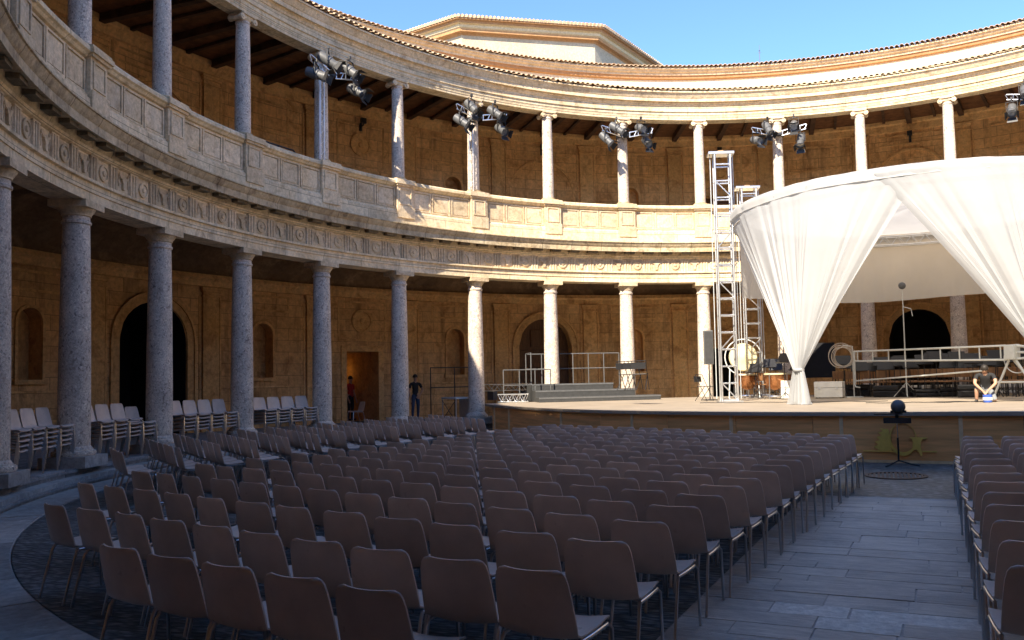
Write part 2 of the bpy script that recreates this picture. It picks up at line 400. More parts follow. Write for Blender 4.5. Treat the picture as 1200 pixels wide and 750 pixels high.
# triglyphs, metopes and mutules, four to a bay
def triglyph_mesh():
    b = MB(); w = .30
    b.box(-w/2,w/2,-.045,.02,.455,.485)
    for i in (-1,0,1):
        x = i*.10; b.add([(x-.045,0.0,0),(x-.025,-.04,0),(x+.025,-.04,0),(x+.045,0,0),(x-.045,0,.455),(x-.025,-.04,.455),(x+.025,-.04,.455),(x+.045,0,.455)],[(0,1,5,4),(1,2,6,5),(2,3,7,6),(0,3,2,1)])
    return b.mesh('triglyph', M_limep)
def metope_disc():
    b = MB(); b.box(-.21,.21,-.012,.02,.03,.44)
    m = Matrix.Translation((0,-.012,.235)) @ Matrix.Rotation(pi/2,4,'X')
    b.lathe([(.165,0),(.165,.035),(.13,.045),(.12,.02),(.06,.02),(.045,.05),(.001,.055)], 20, m, False)
    return b.mesh('metope', M_limep, True, 35)
def metope_skull():
    b = MB(); b.box(-.21,.21,-.012,.02,.03,.44)
    m = Matrix.Translation((0,-.012,.0)) @ Matrix.Rotation(pi/2,4,'X')
    b.prism([(-.035,.07),(.035,.07),(.055,.13),(.05,.2),(.085,.26),(.075,.32),(-.075,.32),(-.085,.26),(-.05,.2),(-.055,.13)], 0, .05, m)
    for s in (-1,1):
        b.tube([(s*.07,-.04,.30),(s*.13,-.04,.31),(s*.165,-.035,.36),(s*.15,-.03,.41)], [.026,.022,.016,.006], 6)
        b.tube([(s*.15,-.03,.40),(s*.18,-.025,.25),(s*.16,-.025,.12)], [.01,.016,.008], 5)
    return b.mesh('metope', M_limep, True, 35)
TRI = triglyph_mesh(); MET = [metope_disc(), metope_skull()]
MUT = MB().box(-.19,.19,-.19,.0,-.085,0).mesh('mutule', M_cornice)
def place(name, me, parent, R, a, z):
    o = link(name, me, parent); o.matrix_local = ring_frame(R, a, z); return o
for k in range(K0, K1):
    for i in range(4):
        a = colang(k) - STEP*i/4
        place('triglyph', TRI, ent, 15.305, a, 5.785)
        place('metope', MET[(k*4+i) % 2], ent, 15.312, a-STEP/8, 5.785)
        place('mutule', MUT, cor, 15.15, a, 6.499)
# balustrade pedestals and panels
def panel_mesh(w, h, name='panel'):
    b = MB(); fw = .05
    for (x0,x1,z0,z1) in ((-w/2,w/2,0,fw*.8),(-w/2,w/2,h-fw*.8,h)): b.box(x0,x1,-.035,.01,z0,z1)
    for s in (-1,1): b.box(s*(w/2-fw/2)-fw/2, s*(w/2-fw/2)+fw/2, -.035,.01,fw*.8,h-fw*.8)
    b.box(-w/2+fw+.03,w/2-fw-.03,-.018,.01,fw*.8+.03,h-fw*.8-.03)
    return b.mesh(name, M_limep)
PAN = panel_mesh(.74, .66)
def pedestal_mesh():
    b = MB()
    b.box(-.34,.34,-.02,.75,-.36,.02); b.box(-.32,.32,.03,.72,.02,.68)
    b.box(-.36,.36,-.03,.78,.68,.74); b.box(-.40,.40,-.075,.80,.74,.84); b.box(-.37,.37,-.04,.78,.84,.90)
    # sunk panel frame on the front
    for (x0,x1,z0,z1) in ((-.24,.24,.08,.12),(-.24,.24,.58,.62),(-.24,-.20,.12,.58),(.20,.24,.12,.58)): b.box(x0,x1,.005,.04,z0,z1)
    return b.mesh('pedestal', M_limep)
PED = pedestal_mesh()
for k in range(K0, K1):
    place('pedestal', PED, bal, 15.17, colang(k), 7.45)
    for i in range(3):
        place('panel', PAN, bal, 15.318, colang(k)-STEP*(.5+(i-1)*.262), 7.405)
# columns
def shaft_prof(z0, z1, r0, r1, n=9):
    return [(r0-(r0-r1)*((i/n)**1.8), z0+(z1-z0)*i/n) for i in range(n+1)]
DSH = MB().lathe([(.32,.12),(.30,.16)]+shaft_prof(.18,4.42,.283,.235)+[(.262,4.44),(.262,4.48),(.238,4.50),(.236,4.58)], 36, cap=False).mesh('column', M_col, True, 40)
DBA = MB().lathe([(.30,0),(.37,.005),(.385,.05),(.37,.095),(.33,.105),(.33,.125)], 36).mesh('base', M_col, True, 40)
DPL = MB().box(-.43,.43,-.43,.43,-.21,0).mesh('plinth', M_rim)
b_ = MB().lathe([(.236,4.575),(.26,4.59),(.26,4.62),(.30,4.67),(.325,4.71),(.325,4.73)], 36); b_.box(-.355,.355,-.355,.355,4.73,4.865)
DCA = b_.mesh('capital', M_limep, True, 40)
ISH = MB().lathe([(.225,.12)]+shaft_prof(.14,3.10,.208,.178)+[(.195,3.11),(.195,3.14),(.18,3.15),(.18,3.20)], 32, cap=False).mesh('column', M_col, True, 40)
b_ = MB(); b_.box(-.29,.29,-.29,.29,0,.05); b_.lathe([(.28,.05),(.285,.08),(.24,.095),(.25,.12),(.22,.13)], 28)
IBA = b_.mesh('base', M_limep, True, 40)
def ionic_cap():
    b = MB(); b.lathe([(.18,3.18),(.21,3.22),(.22,3.26)], 24); b.box(-.25,.25,-.25,.25,3.31,3.36)
    b.box(-.24,.24,-.20,.20,3.22,3.31)
    for s in (-1,1):
        m = Matrix.Translation((s*.235,0,3.225)) @ Matrix.Rotation(pi/2,4,'X')
        b.lathe([(.085,-.225),(.085,-.17),(.06,-.08),(.055,0),(.06,.08),(.085,.17),(.085,.225)], 14, m)
        for e in (-1,1):
            m2 = Matrix.Translation((s*.235,e*.225,3.225)) @ Matrix.Rotation(pi/2,4,'X'); b.lathe([(.04,-.02),(.04,.02)], 10, m2)
    return b.mesh('capital', M_limep, True, 40)
ICA = ionic_cap()
for k in range(-8, 24):
    a = colang(k); pol = math.degrees(a) % 360
    if k in (-5,-6): continue      # the open entrance bays where the photographer stands
    o = place('doric_column', DSH, pal, 15.6, a, .5)
    for nm, me in (('base',DBA),('plinth',DPL),('capital',DCA)): link(nm, me, o)
    o = place('ionic_column', ISH, pal, 15.58, a, 8.355)
    for nm, me in (('base',IBA),('capital',ICA)): link(nm, me, o)
ie = ring_obj('ionic_entablature', [(15.86,12.3),(15.86,11.72),(15.38,11.72),(15.38,11.80),(15.365,11.805),(15.365,11.90),(15.345,11.905),(15.345,12.0),(15.30,12.02),(15.30,12.05),(15.38,12.06),(15.38,12.27)], M_lime, pal)
ic = ring_obj('ionic_cornice', [(15.38,12.27),(15.35,12.28),(15.33,12.33),(15.30,12.36),(15.28,12.41),(15.23,12.42),(15.23,12.395),(15.20,12.395),(15.20,12.52),(15.18,12.53),(15.15,12.58),(15.10,12.66),(15.07,12.70),(15.04,12.70),(15.04,12.755),(15.3,12.80)], M_limep, pal)
# roof over the gallery: slope, tiles and the set-back attic with its own eave
roof = ring_obj('gallery_roof', [(15.05,12.80),(20.1,14.45)], M_tile, pal)
def tile_ring(R0, z0, R1, z1, n, r, parent):
    b = MB(); vs = []; fs = []
    ln = math.hypot(R1-R0, z1-z0)
    for k in range(n):
        a = 2*pi*k/n; rr = random.Random(k); dz = rr.uniform(-.008,.008); dr = rr.uniform(-.02,.02); base = len(vs)
        for (R, z, w) in ((R0+dr, z0+dz, r), (R1, z1+dz, r*.9)):
            out = Vector((cos(a), sin(a), 0)); al = Vector((-sin(a), cos(a), 0))
            for j in range(6):
                t = pi*j/5; vs.append(out*R+al*(cos(t)*w)+Vector((0,0,z+sin(t)*w*.85)))
            for j in range(6):
                t = pi*j/5; vs.append(out*R+al*(cos(t)*(w-.018))+Vector((0,0,z+sin(t)*(w-.018)*.85-.001)))
        fs.append(tuple(base+12+j for j in range(6)))
        for j in range(5):
            fs += [(base+j, base+12+j, base+13+j, base+j+1), (base+6+j, base+7+j, base+19+j, base+18+j), (base+j, base+j+1, base+7+j, base+6+j)]
    b.v = [tuple(v) for v in vs]; b.f = fs
    o = b.build('eave_tiles', M_tile, parent); o['kind'] = 'stuff'; return o
tile_ring(14.96, 12.79, 15.7, 13.03, 470, .085, roof)
attic = ring_obj('attic_wall', [(20.1,14.2),(20.1,15.02)], M_plast, pal)
ring_obj('attic_band', [(20.1,15.02),(19.98,15.05),(19.95,15.16),(19.90,15.17)], M_terra, pal)
ring_obj('attic_cornice', [(19.90,15.17),(19.88,15.26),(19.80,15.29),(19.76,15.37),(19.70,15.38),(19.70,15.44),(20.3,15.5)], M_limep, pal)
aroof = ring_obj('attic_roof', [(19.7,15.46),(27.5,18.0),(27.6,-.1)], M_tile, pal)
tile_ring(19.58, 15.46, 20.6, 15.78, 620, .09, aroof)
# gallery floor, ceilings, vault
ring_obj('gallery_floor', [(15.75,7.36),(21.2,7.36)], M_port, pal)
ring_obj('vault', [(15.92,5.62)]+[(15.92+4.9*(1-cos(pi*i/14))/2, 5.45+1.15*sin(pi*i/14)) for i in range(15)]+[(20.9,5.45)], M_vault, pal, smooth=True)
ring_obj('springing_band', [(20.86,5.40),(20.66,5.44),(20.62,5.30),(20.70,5.22),(20.72,5.05),(20.86,5.02)], M_wallp, pal)
gc = ring_obj('gallery_ceiling', [(15.86,12.62),(21.0,12.62)], M_ceil, pal)
ring_obj('gallery_wall_plate', [(20.86,12.60),(20.60,12.60),(20.60,12.46),(20.68,12.40),(20.70,12.15),(20.86,12.12)], M_wallp, pal)
BEAM = MB().box(-.10,.10,.0,4.75,-.24,-.004).mesh('beam', M_beam)
BEAM2 = MB().box(-.055,.055,.0,4.75,-.10,-.004).mesh('joist', M_beam)
for k in range(K0-1, K1):
    for i in range(4):
        place('beam' if i % 2 == 0 else 'joist', BEAM if i % 2 == 0 else BEAM2, gc, 15.87, colang(k)-STEP*i/4, 12.62)
# walls with openings
RW = 20.8
def arch_top(x, hw, spring): return spring + math.sqrt(max(0, hw*hw-x*x))
def wall_ring(name, R, z0, z1, openings, mat, parent):
    """openings: (angle, half width, sill z, spring z, arched?)"""
    edges = set(2*pi*i/256 for i in range(257))
    for a, hw, zs, zt, ar in openings:
        n = 14 if ar else 1
        for i in range(n+1): edges.add((a + (-1+2*i/n)*hw/R) % (2*pi))
    edges = sorted(edges); vs = []; fs = []; uvs = []
    def quad(a0, a1, zb0, zb1, zt0, zt1):
        n = len(vs)
        for a, z in ((a0,zb0),(a0,zt0),(a1,zt1),(a1,zb1)):
            vs.append((R*cos(a), R*sin(a), z)); uvs.append((a*R, z))
        fs.append((n,n+1,n+2,n+3))
    for a0, a1 in zip(edges[:-1], edges[1:]):
        if a1-a0 < 1e-7: continue
        am = (a0+a1)/2; hit = None
        for op in openings:
            if abs(am-op[0])*R < op[1]: hit = op
        if not hit: quad(a0, a1, z0, z0, z1, z1); continue
        a, hw, zs, zt, ar = hit
        if zs > z0+.01: quad(a0, a1, z0, z0, zs, zs)
        t0, t1 = ((arch_top((a0-a)*R, hw, zt), arch_top((a1-a)*R, hw, zt)) if ar else (zt, zt))
        quad(a0, a1, t0, t1, z1, z1)
    me = bpy.data.meshes.new(name); me.from_pydata(vs, [], fs); me.materials.append(mat)
    uv = me.uv_layers.new(name='uv'); uv.data.foreach_set('uv', [c for p_ in uvs for c in p_])
    me.update(); return link(name, me, parent)
def outline(hw, zs, zt, ar, n=14):
    pts = [(-hw, zs), (-hw, zt)]
    if ar: pts += [(hw*cos(pi-pi*i/n), zt+hw*sin(pi*i/n)) for i in range(1, n)]
    pts += [(hw, zt), (hw, zs)]; return pts
def recess(name, parent, a, hw, zs, zt, ar, depth, mat_j, mat_b, R=RW):
    pts = outline(hw+.004, zs, zt, ar); b = MB(); n = len(pts)
    b.add([(x,-.02,z) for x,z in pts]+[(x,depth,z) for x,z in pts], [(i,(i+1) % n,n+(i+1) % n,n+i) for i in range(n)])
    o = place(name, b.mesh(name, mat_j), parent, R, a, 0)
    b2 = MB().add([(x,depth,z) for x,z in pts], [tuple(range(n))])
    link('back', b2.mesh('back', mat_b), o); return o
def frame(name, parent, a, hw, zs, zt, ar, w, d, mat, R=RW, bottom=False):
    i_ = outline(hw, zs, zt, ar); o_ = outline(hw+w, zs, zt if ar else zt+w, ar)
    b = MB(); n = len(i_); vs = []
    for y in (-d, .02):
        vs += [(x,y,z) for x,z in i_]; vs += [(x,y,z) for x,z in o_]
    fs = []
    for k in range(n-1):
        fs += [(k,k+1,n+k+1,n+k), (n+k,n+k+1,3*n+k+1,3*n+k), (k,2*n+k,2*n+k+1,k+1)]
    b.add(vs, fs)
    if bottom: b.box(-hw-w-.05, hw+w+.05, -d-.06, .02, zs-.12, zs)
    return place(name, b.mesh(name, mat), parent, R, a, 0)
def kind(k): return {2:'arch',0:'door'}.get(k % 4, 'niche')
gops = []; uops = []
for k in range(-8, 24):
    a = bay(k) % (2*pi); t = kind(k)
    if k in (-6,-5,-7): continue
    if t == 'arch': gops.append((a,1.20,.30,3.20,True))
    elif t == 'door': gops.append((a,.68,.30,2.99,False))
    else: gops.append((a,.38,2.04,3.55,True))
    if t == 'niche': uops.append((a,.36,8.55,9.95,True))
    elif t == 'door': uops.append((a,.66,7.36,9.9,False))
pw = wall_ring('portico_wall', RW, .30, 5.45, gops, M_wall, pal)
gw = wall_ring('gallery_wall', RW, 7.36, 12.62, uops, M_wall, pal)
ring_obj('outer_mass', [(23.9,15.0),(23.9,-.1)], M_wall, pal, n=128)
def medallion(parent, a, z, r=.36, R=RW):
    b = MB(); m = Matrix.Translation((0,-.005,0)) @ Matrix.Rotation(pi/2,4,'X')
    b.lathe([(r+.08,0),(r+.08,.05),(r,.06),(r-.03,.02),(.12,.025),(.08,.07),(.001,.08)], 28, m, False)
    return place('medallion', b.mesh('medallion', M_wallp, True, 35), parent, R, a, z)
def square_frame(parent, a, x0, x1, z0, z1, w=.07, d=.04, R=RW, name='moulding'):
    b = MB(); b.box(x0,x1,-d,.02,z0,z0+w); b.box(x0,x1,-d,.02,z1-w,z1); b.box(x0,x0+w,-d,.02,z0+w,z1-w); b.box(x1-w,x1,-d,.02,z0+w,z1-w)
    return place(name, b.mesh(name, M_wallp), parent, R, a, 0)
def pilaster(z0, z1):
    b = MB()
    b.box(-.36,.36,-.10,.03,z0,z0+.25); b.box(-.30,.30,-.085,.03,z0+.25,z1-.32); b.box(-.33,.33,-.12,.03,z1-.32,z1-.27)
    b.box(-.30,.30,-.09,.03,z1-.27,z1-.16); b.box(-.35,.35,-.14,.03,z1-.16,z1-.08); b.box(-.38,.38,-.17,.03,z1-.08,z1)
    b.box(-.42,-.36,-.03,.03,z0+.25,z1-.3); b.box(.36,.42,-.03,.03,z0+.25,z1-.3)
    return b.mesh('pilaster', M_wallp)
PIG, PIU = pilaster(.30, 5.02), pilaster(7.36, 12.1)
SCON = MB(); SCON.tube([(0,-.02,0),(0,-.22,.02),(0,-.25,.12)], .03, 6); SCON.box(-.10,.10,-.32,-.18,.10,.30); SCON.box(-.05,.05,-.05,.02,-.15,.15)
SCON = SCON.mesh('bracket_lamp', M_black)
for k in range(K0, K1):
    place('pilaster', PIG, pw, RW, colang(k), 0); place('pilaster', PIU, gw, RW, colang(k), 0)
    a = bay(k); t = kind(k)
    if t == 'arch':
        frame('archivolt', pw, a, 1.20, .30, 3.20, True, .24, .07, M_wallp)
        frame('archivolt', pw, a, 1.44, .30, 3.20, True, .07, .12, M_wallp)
        if k == 6:
            o = recess('doorway', pw, a, 1.20, .30, 3.20, True, .45, M_wallp, M_door)
            for xx in (-.9,-.3,.3,.9):
                for zz in (.5,1.4,2.3,3.2):
                    if zz > 3 and abs(xx) > .5: continue
                    b = MB().box(xx-.24,xx+.24,.38,.46,zz,zz+.75); bevel(link('door_panel', b.mesh('door_panel', M_door), o), .02)
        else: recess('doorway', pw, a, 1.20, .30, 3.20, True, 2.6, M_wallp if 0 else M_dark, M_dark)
        # upper storey: a blind round arch
        b = MB(); frame('blind_arch', gw, a, 1.42, 7.6, 9.85, True, .10, .07, M_wallp)
        square_frame(gw, a, -2.0, 2.0, 11.55, 12.0, .06, .04)
    elif t == 'door':
        frame('door_surround', pw, a, .68, .30, 2.99, False, .22, .06, M_wallp)
        square_frame(pw, a, -1.02, 1.02, 3.40, 4.92); medallion(pw, a, 4.16)
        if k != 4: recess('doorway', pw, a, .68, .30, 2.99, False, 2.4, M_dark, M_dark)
        frame('door_surround', gw, a, .66, 7.36, 9.9, False, .2, .06, M_wallp)
        recess('doorway', gw, a, .66, 7.36, 9.9, False, .5, M_wallp, M_door)
        square_frame(gw, a, -1.02, 1.02, 10.2, 11.9); medallion(gw, a, 11.05)
    else:
        recess('niche', pw, a, .38, 2.04, 3.55, True, .42, M_wallp, M_wallp)
        frame('niche_frame', pw, a, .38, 2.04, 3.55, True, .08, .05, M_wallp, bottom=True)
        square_frame(pw, a, -1.05, 1.05, 4.35, 4.92)
        square_frame(pw, a, -1.05, 1.05, .9, 1.75, .06, .03)
        recess('niche', gw, a, .36, 8.55, 9.95, True, .4, M_wallp, M_wallp)
        frame('niche_frame', gw, a, .36, 8.55, 9.95, True, .08, .05, M_wallp, bottom=True)
        square_frame(gw, a, -1.05, 1.05, 10.75, 11.9)
    if k % 2 == 0: place('bracket_lamp', SCON, gw, RW, a, 11.75)
# octagonal chapel lantern rising behind the attic
ch = empty('chapel_lantern', (-23.06, 33.95, 14)); tag(ch, 'pale octagonal chapel block with deep moulded eaves behind the attic roof', 'building')
def octo(r, z, tw): return [(r*cos(2*pi*i/8+tw), r*sin(2*pi*i/8+tw), z) for i in range(8)]
def octo_loft(name, prof, mat, parent, tw):
    b = MB(); vs = []; fs = []
    for r, z in prof: vs += octo(r, z, tw)
    for j in range(len(prof)-1):
        for i in range(8): fs.append((j*8+i, j*8+(i+1) % 8, (j+1)*8+(i+1) % 8, (j+1)*8+i))
    b.add(vs, fs); return b.build(name, mat, parent)
TW = R_(10.2)
LZ = 7.42                           # eave underside above the lantern's origin
octo_loft('lantern_wall', [(10.2,-8),(10.2,LZ)], M_plastw, ch, TW)
octo_loft('eave_soffit', [(10.2,LZ),(10.3,LZ+.08),(10.55,LZ+.11),(10.58,LZ+.26)], M_terra, ch, TW)
octo_loft('eave_cornice', [(10.58,LZ+.26),(10.66,LZ+.31),(10.70,LZ+.45),(10.86,LZ+.48)], M_plast, ch, TW)
octo_loft('eave_fascia', [(10.86,LZ+.48),(10.90,LZ+.60),(11.05,LZ+.63),(11.05,LZ+.70)], M_terra, ch, TW)
lr = octo_loft('lantern_roof', [(11.1,LZ+.70),(11.1,LZ+.76),(.05,LZ+3.6)], M_tile, ch, TW)
b = MB()
for i in range(8):
    p0, p1 = Vector(octo(11.14,LZ+.78,TW)[i]), Vector(octo(11.14,LZ+.78,TW)[(i+1) % 8]); n = 38
    for j in range(n):
        p = p0.lerp(p1, (j+.5)/n); q = p*0.9; q.z = p.z+.3; d = (q-p)
        b.tube([p, p+d*.9], .095, 6, True)
o = b.build('eave_tiles', M_tile, lr, True); o['kind'] = 'stuff'
mp = onR(890, 63, 21.0)
b = MB(); b.tube([(0,0,-2.0),(0,0,.10)], .016, 6); b.tube([(0,0,.08),(0,0,.40)], .009, 6); b.tube([(-.07,0,.05),(.07,0,.05)], .010, 6); b.lathe([(.001,.10),(.04,.14),(.001,.18)], 8)
tag(b.build('lightning_rod', M_dgrey, None, loc=mp), 'thin metal lightning rod standing on the attic roof', 'rod')

# ------------------------------------------------------------------ stage
SZ = .98
def along(pts):
    out = [0]
    for i in range(1, len(pts)): out.append(out[-1]+(pts[i]-pts[i-1]).length)
    return out
FRONT = [Vector(p) for p in ((9.6,-1.45),(2.46,-.78),(-1.24,-.42),(-2.82,-.08),(-4.45,.60),(-6.33,1.55),(-8.35,3.16),(-10.25,5.1),(-11.65,6.67))]
st = empty('stage', (0,0,0)); tag(st, 'wide timber stage with beige deck and brown panelled front', 'stage')
poly = [tuple(p) for p in FRONT]+[(-12.6,8.2),(-11.2,9.9),(-9.2,11.8),(-6.6,13.4),(-3.6,14.4),(0,14.85),(3.6,14.4),(6.6,13.3),(9.4,11.5),(11.8,9.0),(13.2,6.4),(13.8,2.0),(12.8,-1.7)]
deck = MB().prism(poly[::-1], SZ-.07, SZ).build('deck', M_deck, st)
# deck boards' joints as thin proud strips are too fine to see; the front is separate panels with battens
inset = [p+Vector((.02,.07)) for p in FRONT]
def front_at(px):
    """point of the (inset) front line seen at image column px"""
    v = ray(px, 500); d = Vector((v.x, v.y)); c = Vector((CAM.x, CAM.y))
    for p0, p1 in zip(inset[:-1], inset[1:]):
        e = p1-p0; den = d.x*e.y-d.y*e.x
        if abs(den) < 1e-9: continue
        w = p0-c; t = (w.x*e.y-w.y*e.x)/den; u = (w.x*d.y-w.y*d.x)/den
        if t > 0 and -1e-6 <= u <= 1+1e-6: return c+d*t
SEAMS = [front_at(x) for x in (1290,1126,986,857,741,658,597,580)]+[inset[-1]]
for p0, p1 in zip(SEAMS[:-1], SEAMS[1:]):
    # follow the bends of the front between two seams
    mids = [q for q in inset if min(p0.x,p1.x)+.05 < q.x < max(p0.x,p1.x)-.05]
    line = [p0]+sorted(mids, key=lambda q: -q.x)+[p1]
    for q0, q1 in zip(line[:-1], line[1:]):
        e = (q1-q0); nrm = Vector((-e.y, e.x)).normalized(); nrm = nrm if nrm.dot(Vector((0,-1))) > 0 else -nrm
        a_, b_ = q0+e.normalized()*.006, q1-e.normalized()*.006
        quad = [a_, b_, b_-nrm*.03, a_-nrm*.03]
        MB().prism([tuple(q) for q in quad], .06, SZ-.075).build('front_panel', M_ply, st)
        quad = [q0+nrm*.012, q1+nrm*.012, q1-nrm*.03, q0-nrm*.03]
        MB().prism([tuple(q) for q in quad], .004, .055).build('kick_rail', M_batten, st)
for p in SEAMS[1:-1]:
    MB().box(-.035,.035,-.022,.0,.06,SZ-.075).build('batten', M_batten, st, loc=(p.x,p.y,0), rz=math.atan2(SEAMS[2].y-SEAMS[1].y, SEAMS[2].x-SEAMS[1].x)+pi if p.x > -3 else R_(-25))
# emblem on the front: disc outline, stepped comb shape, and a small stag-like figure on a ground line
e0, e1 = front_at(1013), front_at(1093); ed = (e1-e0); eyaw = math.atan2(ed.y, ed.x)
emb = empty('emblem', (0,0,0), 0, st); ec = front_at(1052)
emb.location = (ec.x, ec.y-.014, 0); emb.rotation_euler = (0,0,eyaw)
PXM = 61.0
def ex(zx, zy): return ((zx/8.336+1000-1052)/PXM, (541.5-(zy/8.336+460))/PXM)
me_ = Matrix.Rotation(pi/2, 4, 'X')
def emb_poly(name, pts, d0=0.0, d1=.02):
    b = MB().prism([ex(*p) for p in pts], d0, d1, me_); return b.build(name, M_emb, emb)
ring = []
oc, ocr, ico, icr = (475,445), (125,160), (478,428), (112,142)
n = 40
b = MB(); po = [ex(oc[0]+ocr[0]*cos(2*pi*i/n), oc[1]+ocr[1]*sin(2*pi*i/n)) for i in range(n)]; pi_ = [ex(ico[0]+icr[0]*cos(2*pi*i/n), ico[1]+icr[1]*sin(2*pi*i/n)) for i in range(n)]
vs = [(x,-.016,z) for x,z in po]+[(x,-.016,z) for x,z in pi_]+[(x,.004,z) for x,z in po]+[(x,.004,z) for x,z in pi_]
b.add(vs, [f for i in range(n) for f in ((i,(i+1)%n,n+(i+1)%n,n+i),(i,2*n+i,2*n+(i+1)%n,(i+1)%n),(n+i,n+(i+1)%n,3*n+(i+1)%n,3*n+i))]); b.build('disc_ring', M_emb, emb)
emb_poly('comb_shape', [(375,560),(365,520),(355,470),(350,420),(352,370),(345,345),(300,345),(270,335),(285,360),(295,372),(250,378),(265,395),(285,410),(235,425),(255,445),(265,455),(215,470),(240,490),(250,500),(205,520),(235,540),(255,552),(230,560)], .0, .015)
emb_poly('ground_line', [(105,558),(375,558),(400,572),(105,568)], .0, .012); emb_poly('ground_line', [(600,555),(775,555),(775,566),(600,566)], .0, .012)
emb_poly('figure', [(530,425),(700,425),(680,440),(650,442),(635,470),(632,520),(640,560),(645,600),(628,605),(615,565),(600,545),(560,545),(545,575),(500,600),(540,560),(560,520),(565,470),(555,440)], .0, .018)
# grey risers for a choir, with a rail
rp = [onz(625,472,SZ), onz(790,466,SZ)]
rz = empty('riser', (0,0,0)); tag(rz, 'grey carpeted three-tier riser with tube railing on the stage', 'riser')
r0 = Vector((-11.0,8.65,SZ)); rdir = Vector((.69,.72,0)).normalized(); 
rdir = (Vector((-7.4,10.6,0))-Vector((-10.75,8.6,0))).normalized(); rn = Vector((-rdir.y, rdir.x, 0))
rz.location = (-10.75,8.6,SZ); rz.rotation_euler = (0,0,math.atan2(rdir.y, rdir.x))
for nm, x0, x1, y0, y1, z0, z1 in (('tier',.0,4.3,0,.8,0.0,.17),('tier',.0,3.6,.805,1.6,0,.40),('tier',.0,3.0,1.605,3.0,0,.62)):
    bevel(MB().box(x0,x1,y0,y1,z0+.002,z1).build(nm, M_grey, rz), .015)
    MB().box(x0+.0,x1+.01,y0-.012,y0-.001,z1-.06,z1-.005).build('nosing', M_dgrey, rz)
for i in range(7):
    MB().tube([(i*.6-.02,2.95,.62 if i < 6 else 0),(i*.6-.02,2.95,1.75)], .02, 8).build('rail_post', M_dgrey, rz, True)
for z in (1.18,1.74): MB().tube([(-.02,2.95,z),(3.58,2.95,z)], .02, 8).build('rail', M_dgrey, rz, True)
MB().tube([(-.02,1.62,.62),(-.02,1.62,1.75),(-.02,2.95,1.75)], .02, 8).build('rail', M_dgrey, rz, True)

# ------------------------------------------------------------------ aluminium towers
def ladder_truss(parent, h, w, d, pitch=.5, r=.03, mat=None):
    mat = mat or M_alu
    for sx in (-1,1):
        for sy in (-1,1): MB().tube([(sx*w/2,sy*d/2,0),(sx*w/2,sy*d/2,h)], r, 8).build('chord', mat, parent, True)
    z = .05; i = 0
    while z <= h:
        b = MB()
        for sy in (-1,1):
            b.tube([(-w/2,sy*d/2,z),(w/2,sy*d/2,z)], r*.8, 6)
        for sx in (-1,1): b.tube([(sx*w/2,-d/2,z),(sx*w/2,d/2,z)], r*.6, 6)
        if z+pitch <= h and i % 3 == 0:
            s = 1 if i % 2 else -1
            b.tube([(-s*w/2,-d/2,z),(s*w/2,-d/2,z+pitch)], r*.6, 6)
        b.build('rung', mat, parent, True); z += pitch; i += 1
def tower(px, py, top_y, w, label):
    p = onz(px, py, SZ); ppm = F_PX/((p-CAM).dot(fwd)); H = (py-top_y)/ppm
    t = empty('lighting_tower', p, R_(18)); tag(t, label, 'lighting tower', 'aluminium lighting towers on the stage')
    ladder_truss(t, H, w, w*.8)
    MB().box(-.35,.35,-.35,.35,.0,.04).build('base_plate', M_alu, t)
    MB().box(-w*.9,w*.75,-w*.5,w*.5,H,H+.07).build('head_beam', M_alu, t)
    MB().tube([(w*.7,0,H+.05),(w*.75,0,.1)], .012, 6).build('guy_cable', M_aluw, t)
    MB().tube([(-w*.75,0,H+.05),(-w*.8,0,.1)], .012, 6).build('guy_cable', M_aluw, t)
    MB().box(-w*.25,w*.1,-w*.2,w*.2,H+.075,H+.13).build('pulley_cover', M_terra, t)
    return t
tower(855, 471, 178, .46, 'tall aluminium ladder-truss lighting tower beside the white tent')
tower(885, 466, 219, .50, 'shorter aluminium ladder-truss tower partly behind the white tent')

# ------------------------------------------------------------------ tent
TC = Vector((1.35, 8.2, 0)); TR, TZ = 5.3, 6.5
def tp(phi, r=TR, z=TZ): return Vector((TC.x+r*sin(phi), TC.y-r*cos(phi), z))      # phi 0 faces the audience
tent = empty('stage_tent', (TC.x, TC.y, SZ)); tag(tent, 'round white fabric canopy tent with gathered curtains standing on the stage', 'tent')
def tchild(b, name, mat, smooth=True, parent=None):
    o = b.build(name, mat, parent or tent, smooth)
    o.location = (-TC.x, -TC.y, -SZ) if (parent is None) else (0,0,0); return o
def hoop(r, z, rad, n=96): 
    b = MB(); b.tube([tp(2*pi*i/n, r, z) for i in range(n+1)], rad, 8, False); return b
for r, z in ((TR-.05,TZ-.05),(TR-.35,TZ-.05),(TR-.05,TZ-.35),(TR-.35,TZ-.35)): tchild(hoop(r,z,.028), 'ring_chord', M_alu)
b = MB()
for i in range(72):
    p0, p1 = 2*pi*i/72, 2*pi*(i+1)/72
    for r in (TR-.05,TR-.35): b.tube([tp(p0,r,TZ-.05), tp((p0+p1)/2,r,TZ-.35), tp(p1,r,TZ-.05)], .014, 5, False)
    b.tube([tp(p0,TR-.05,TZ-.05),tp(p0,TR-.35,TZ-.05)], .014, 5, False)
tchild(b, 'ring_lattice', M_alu)
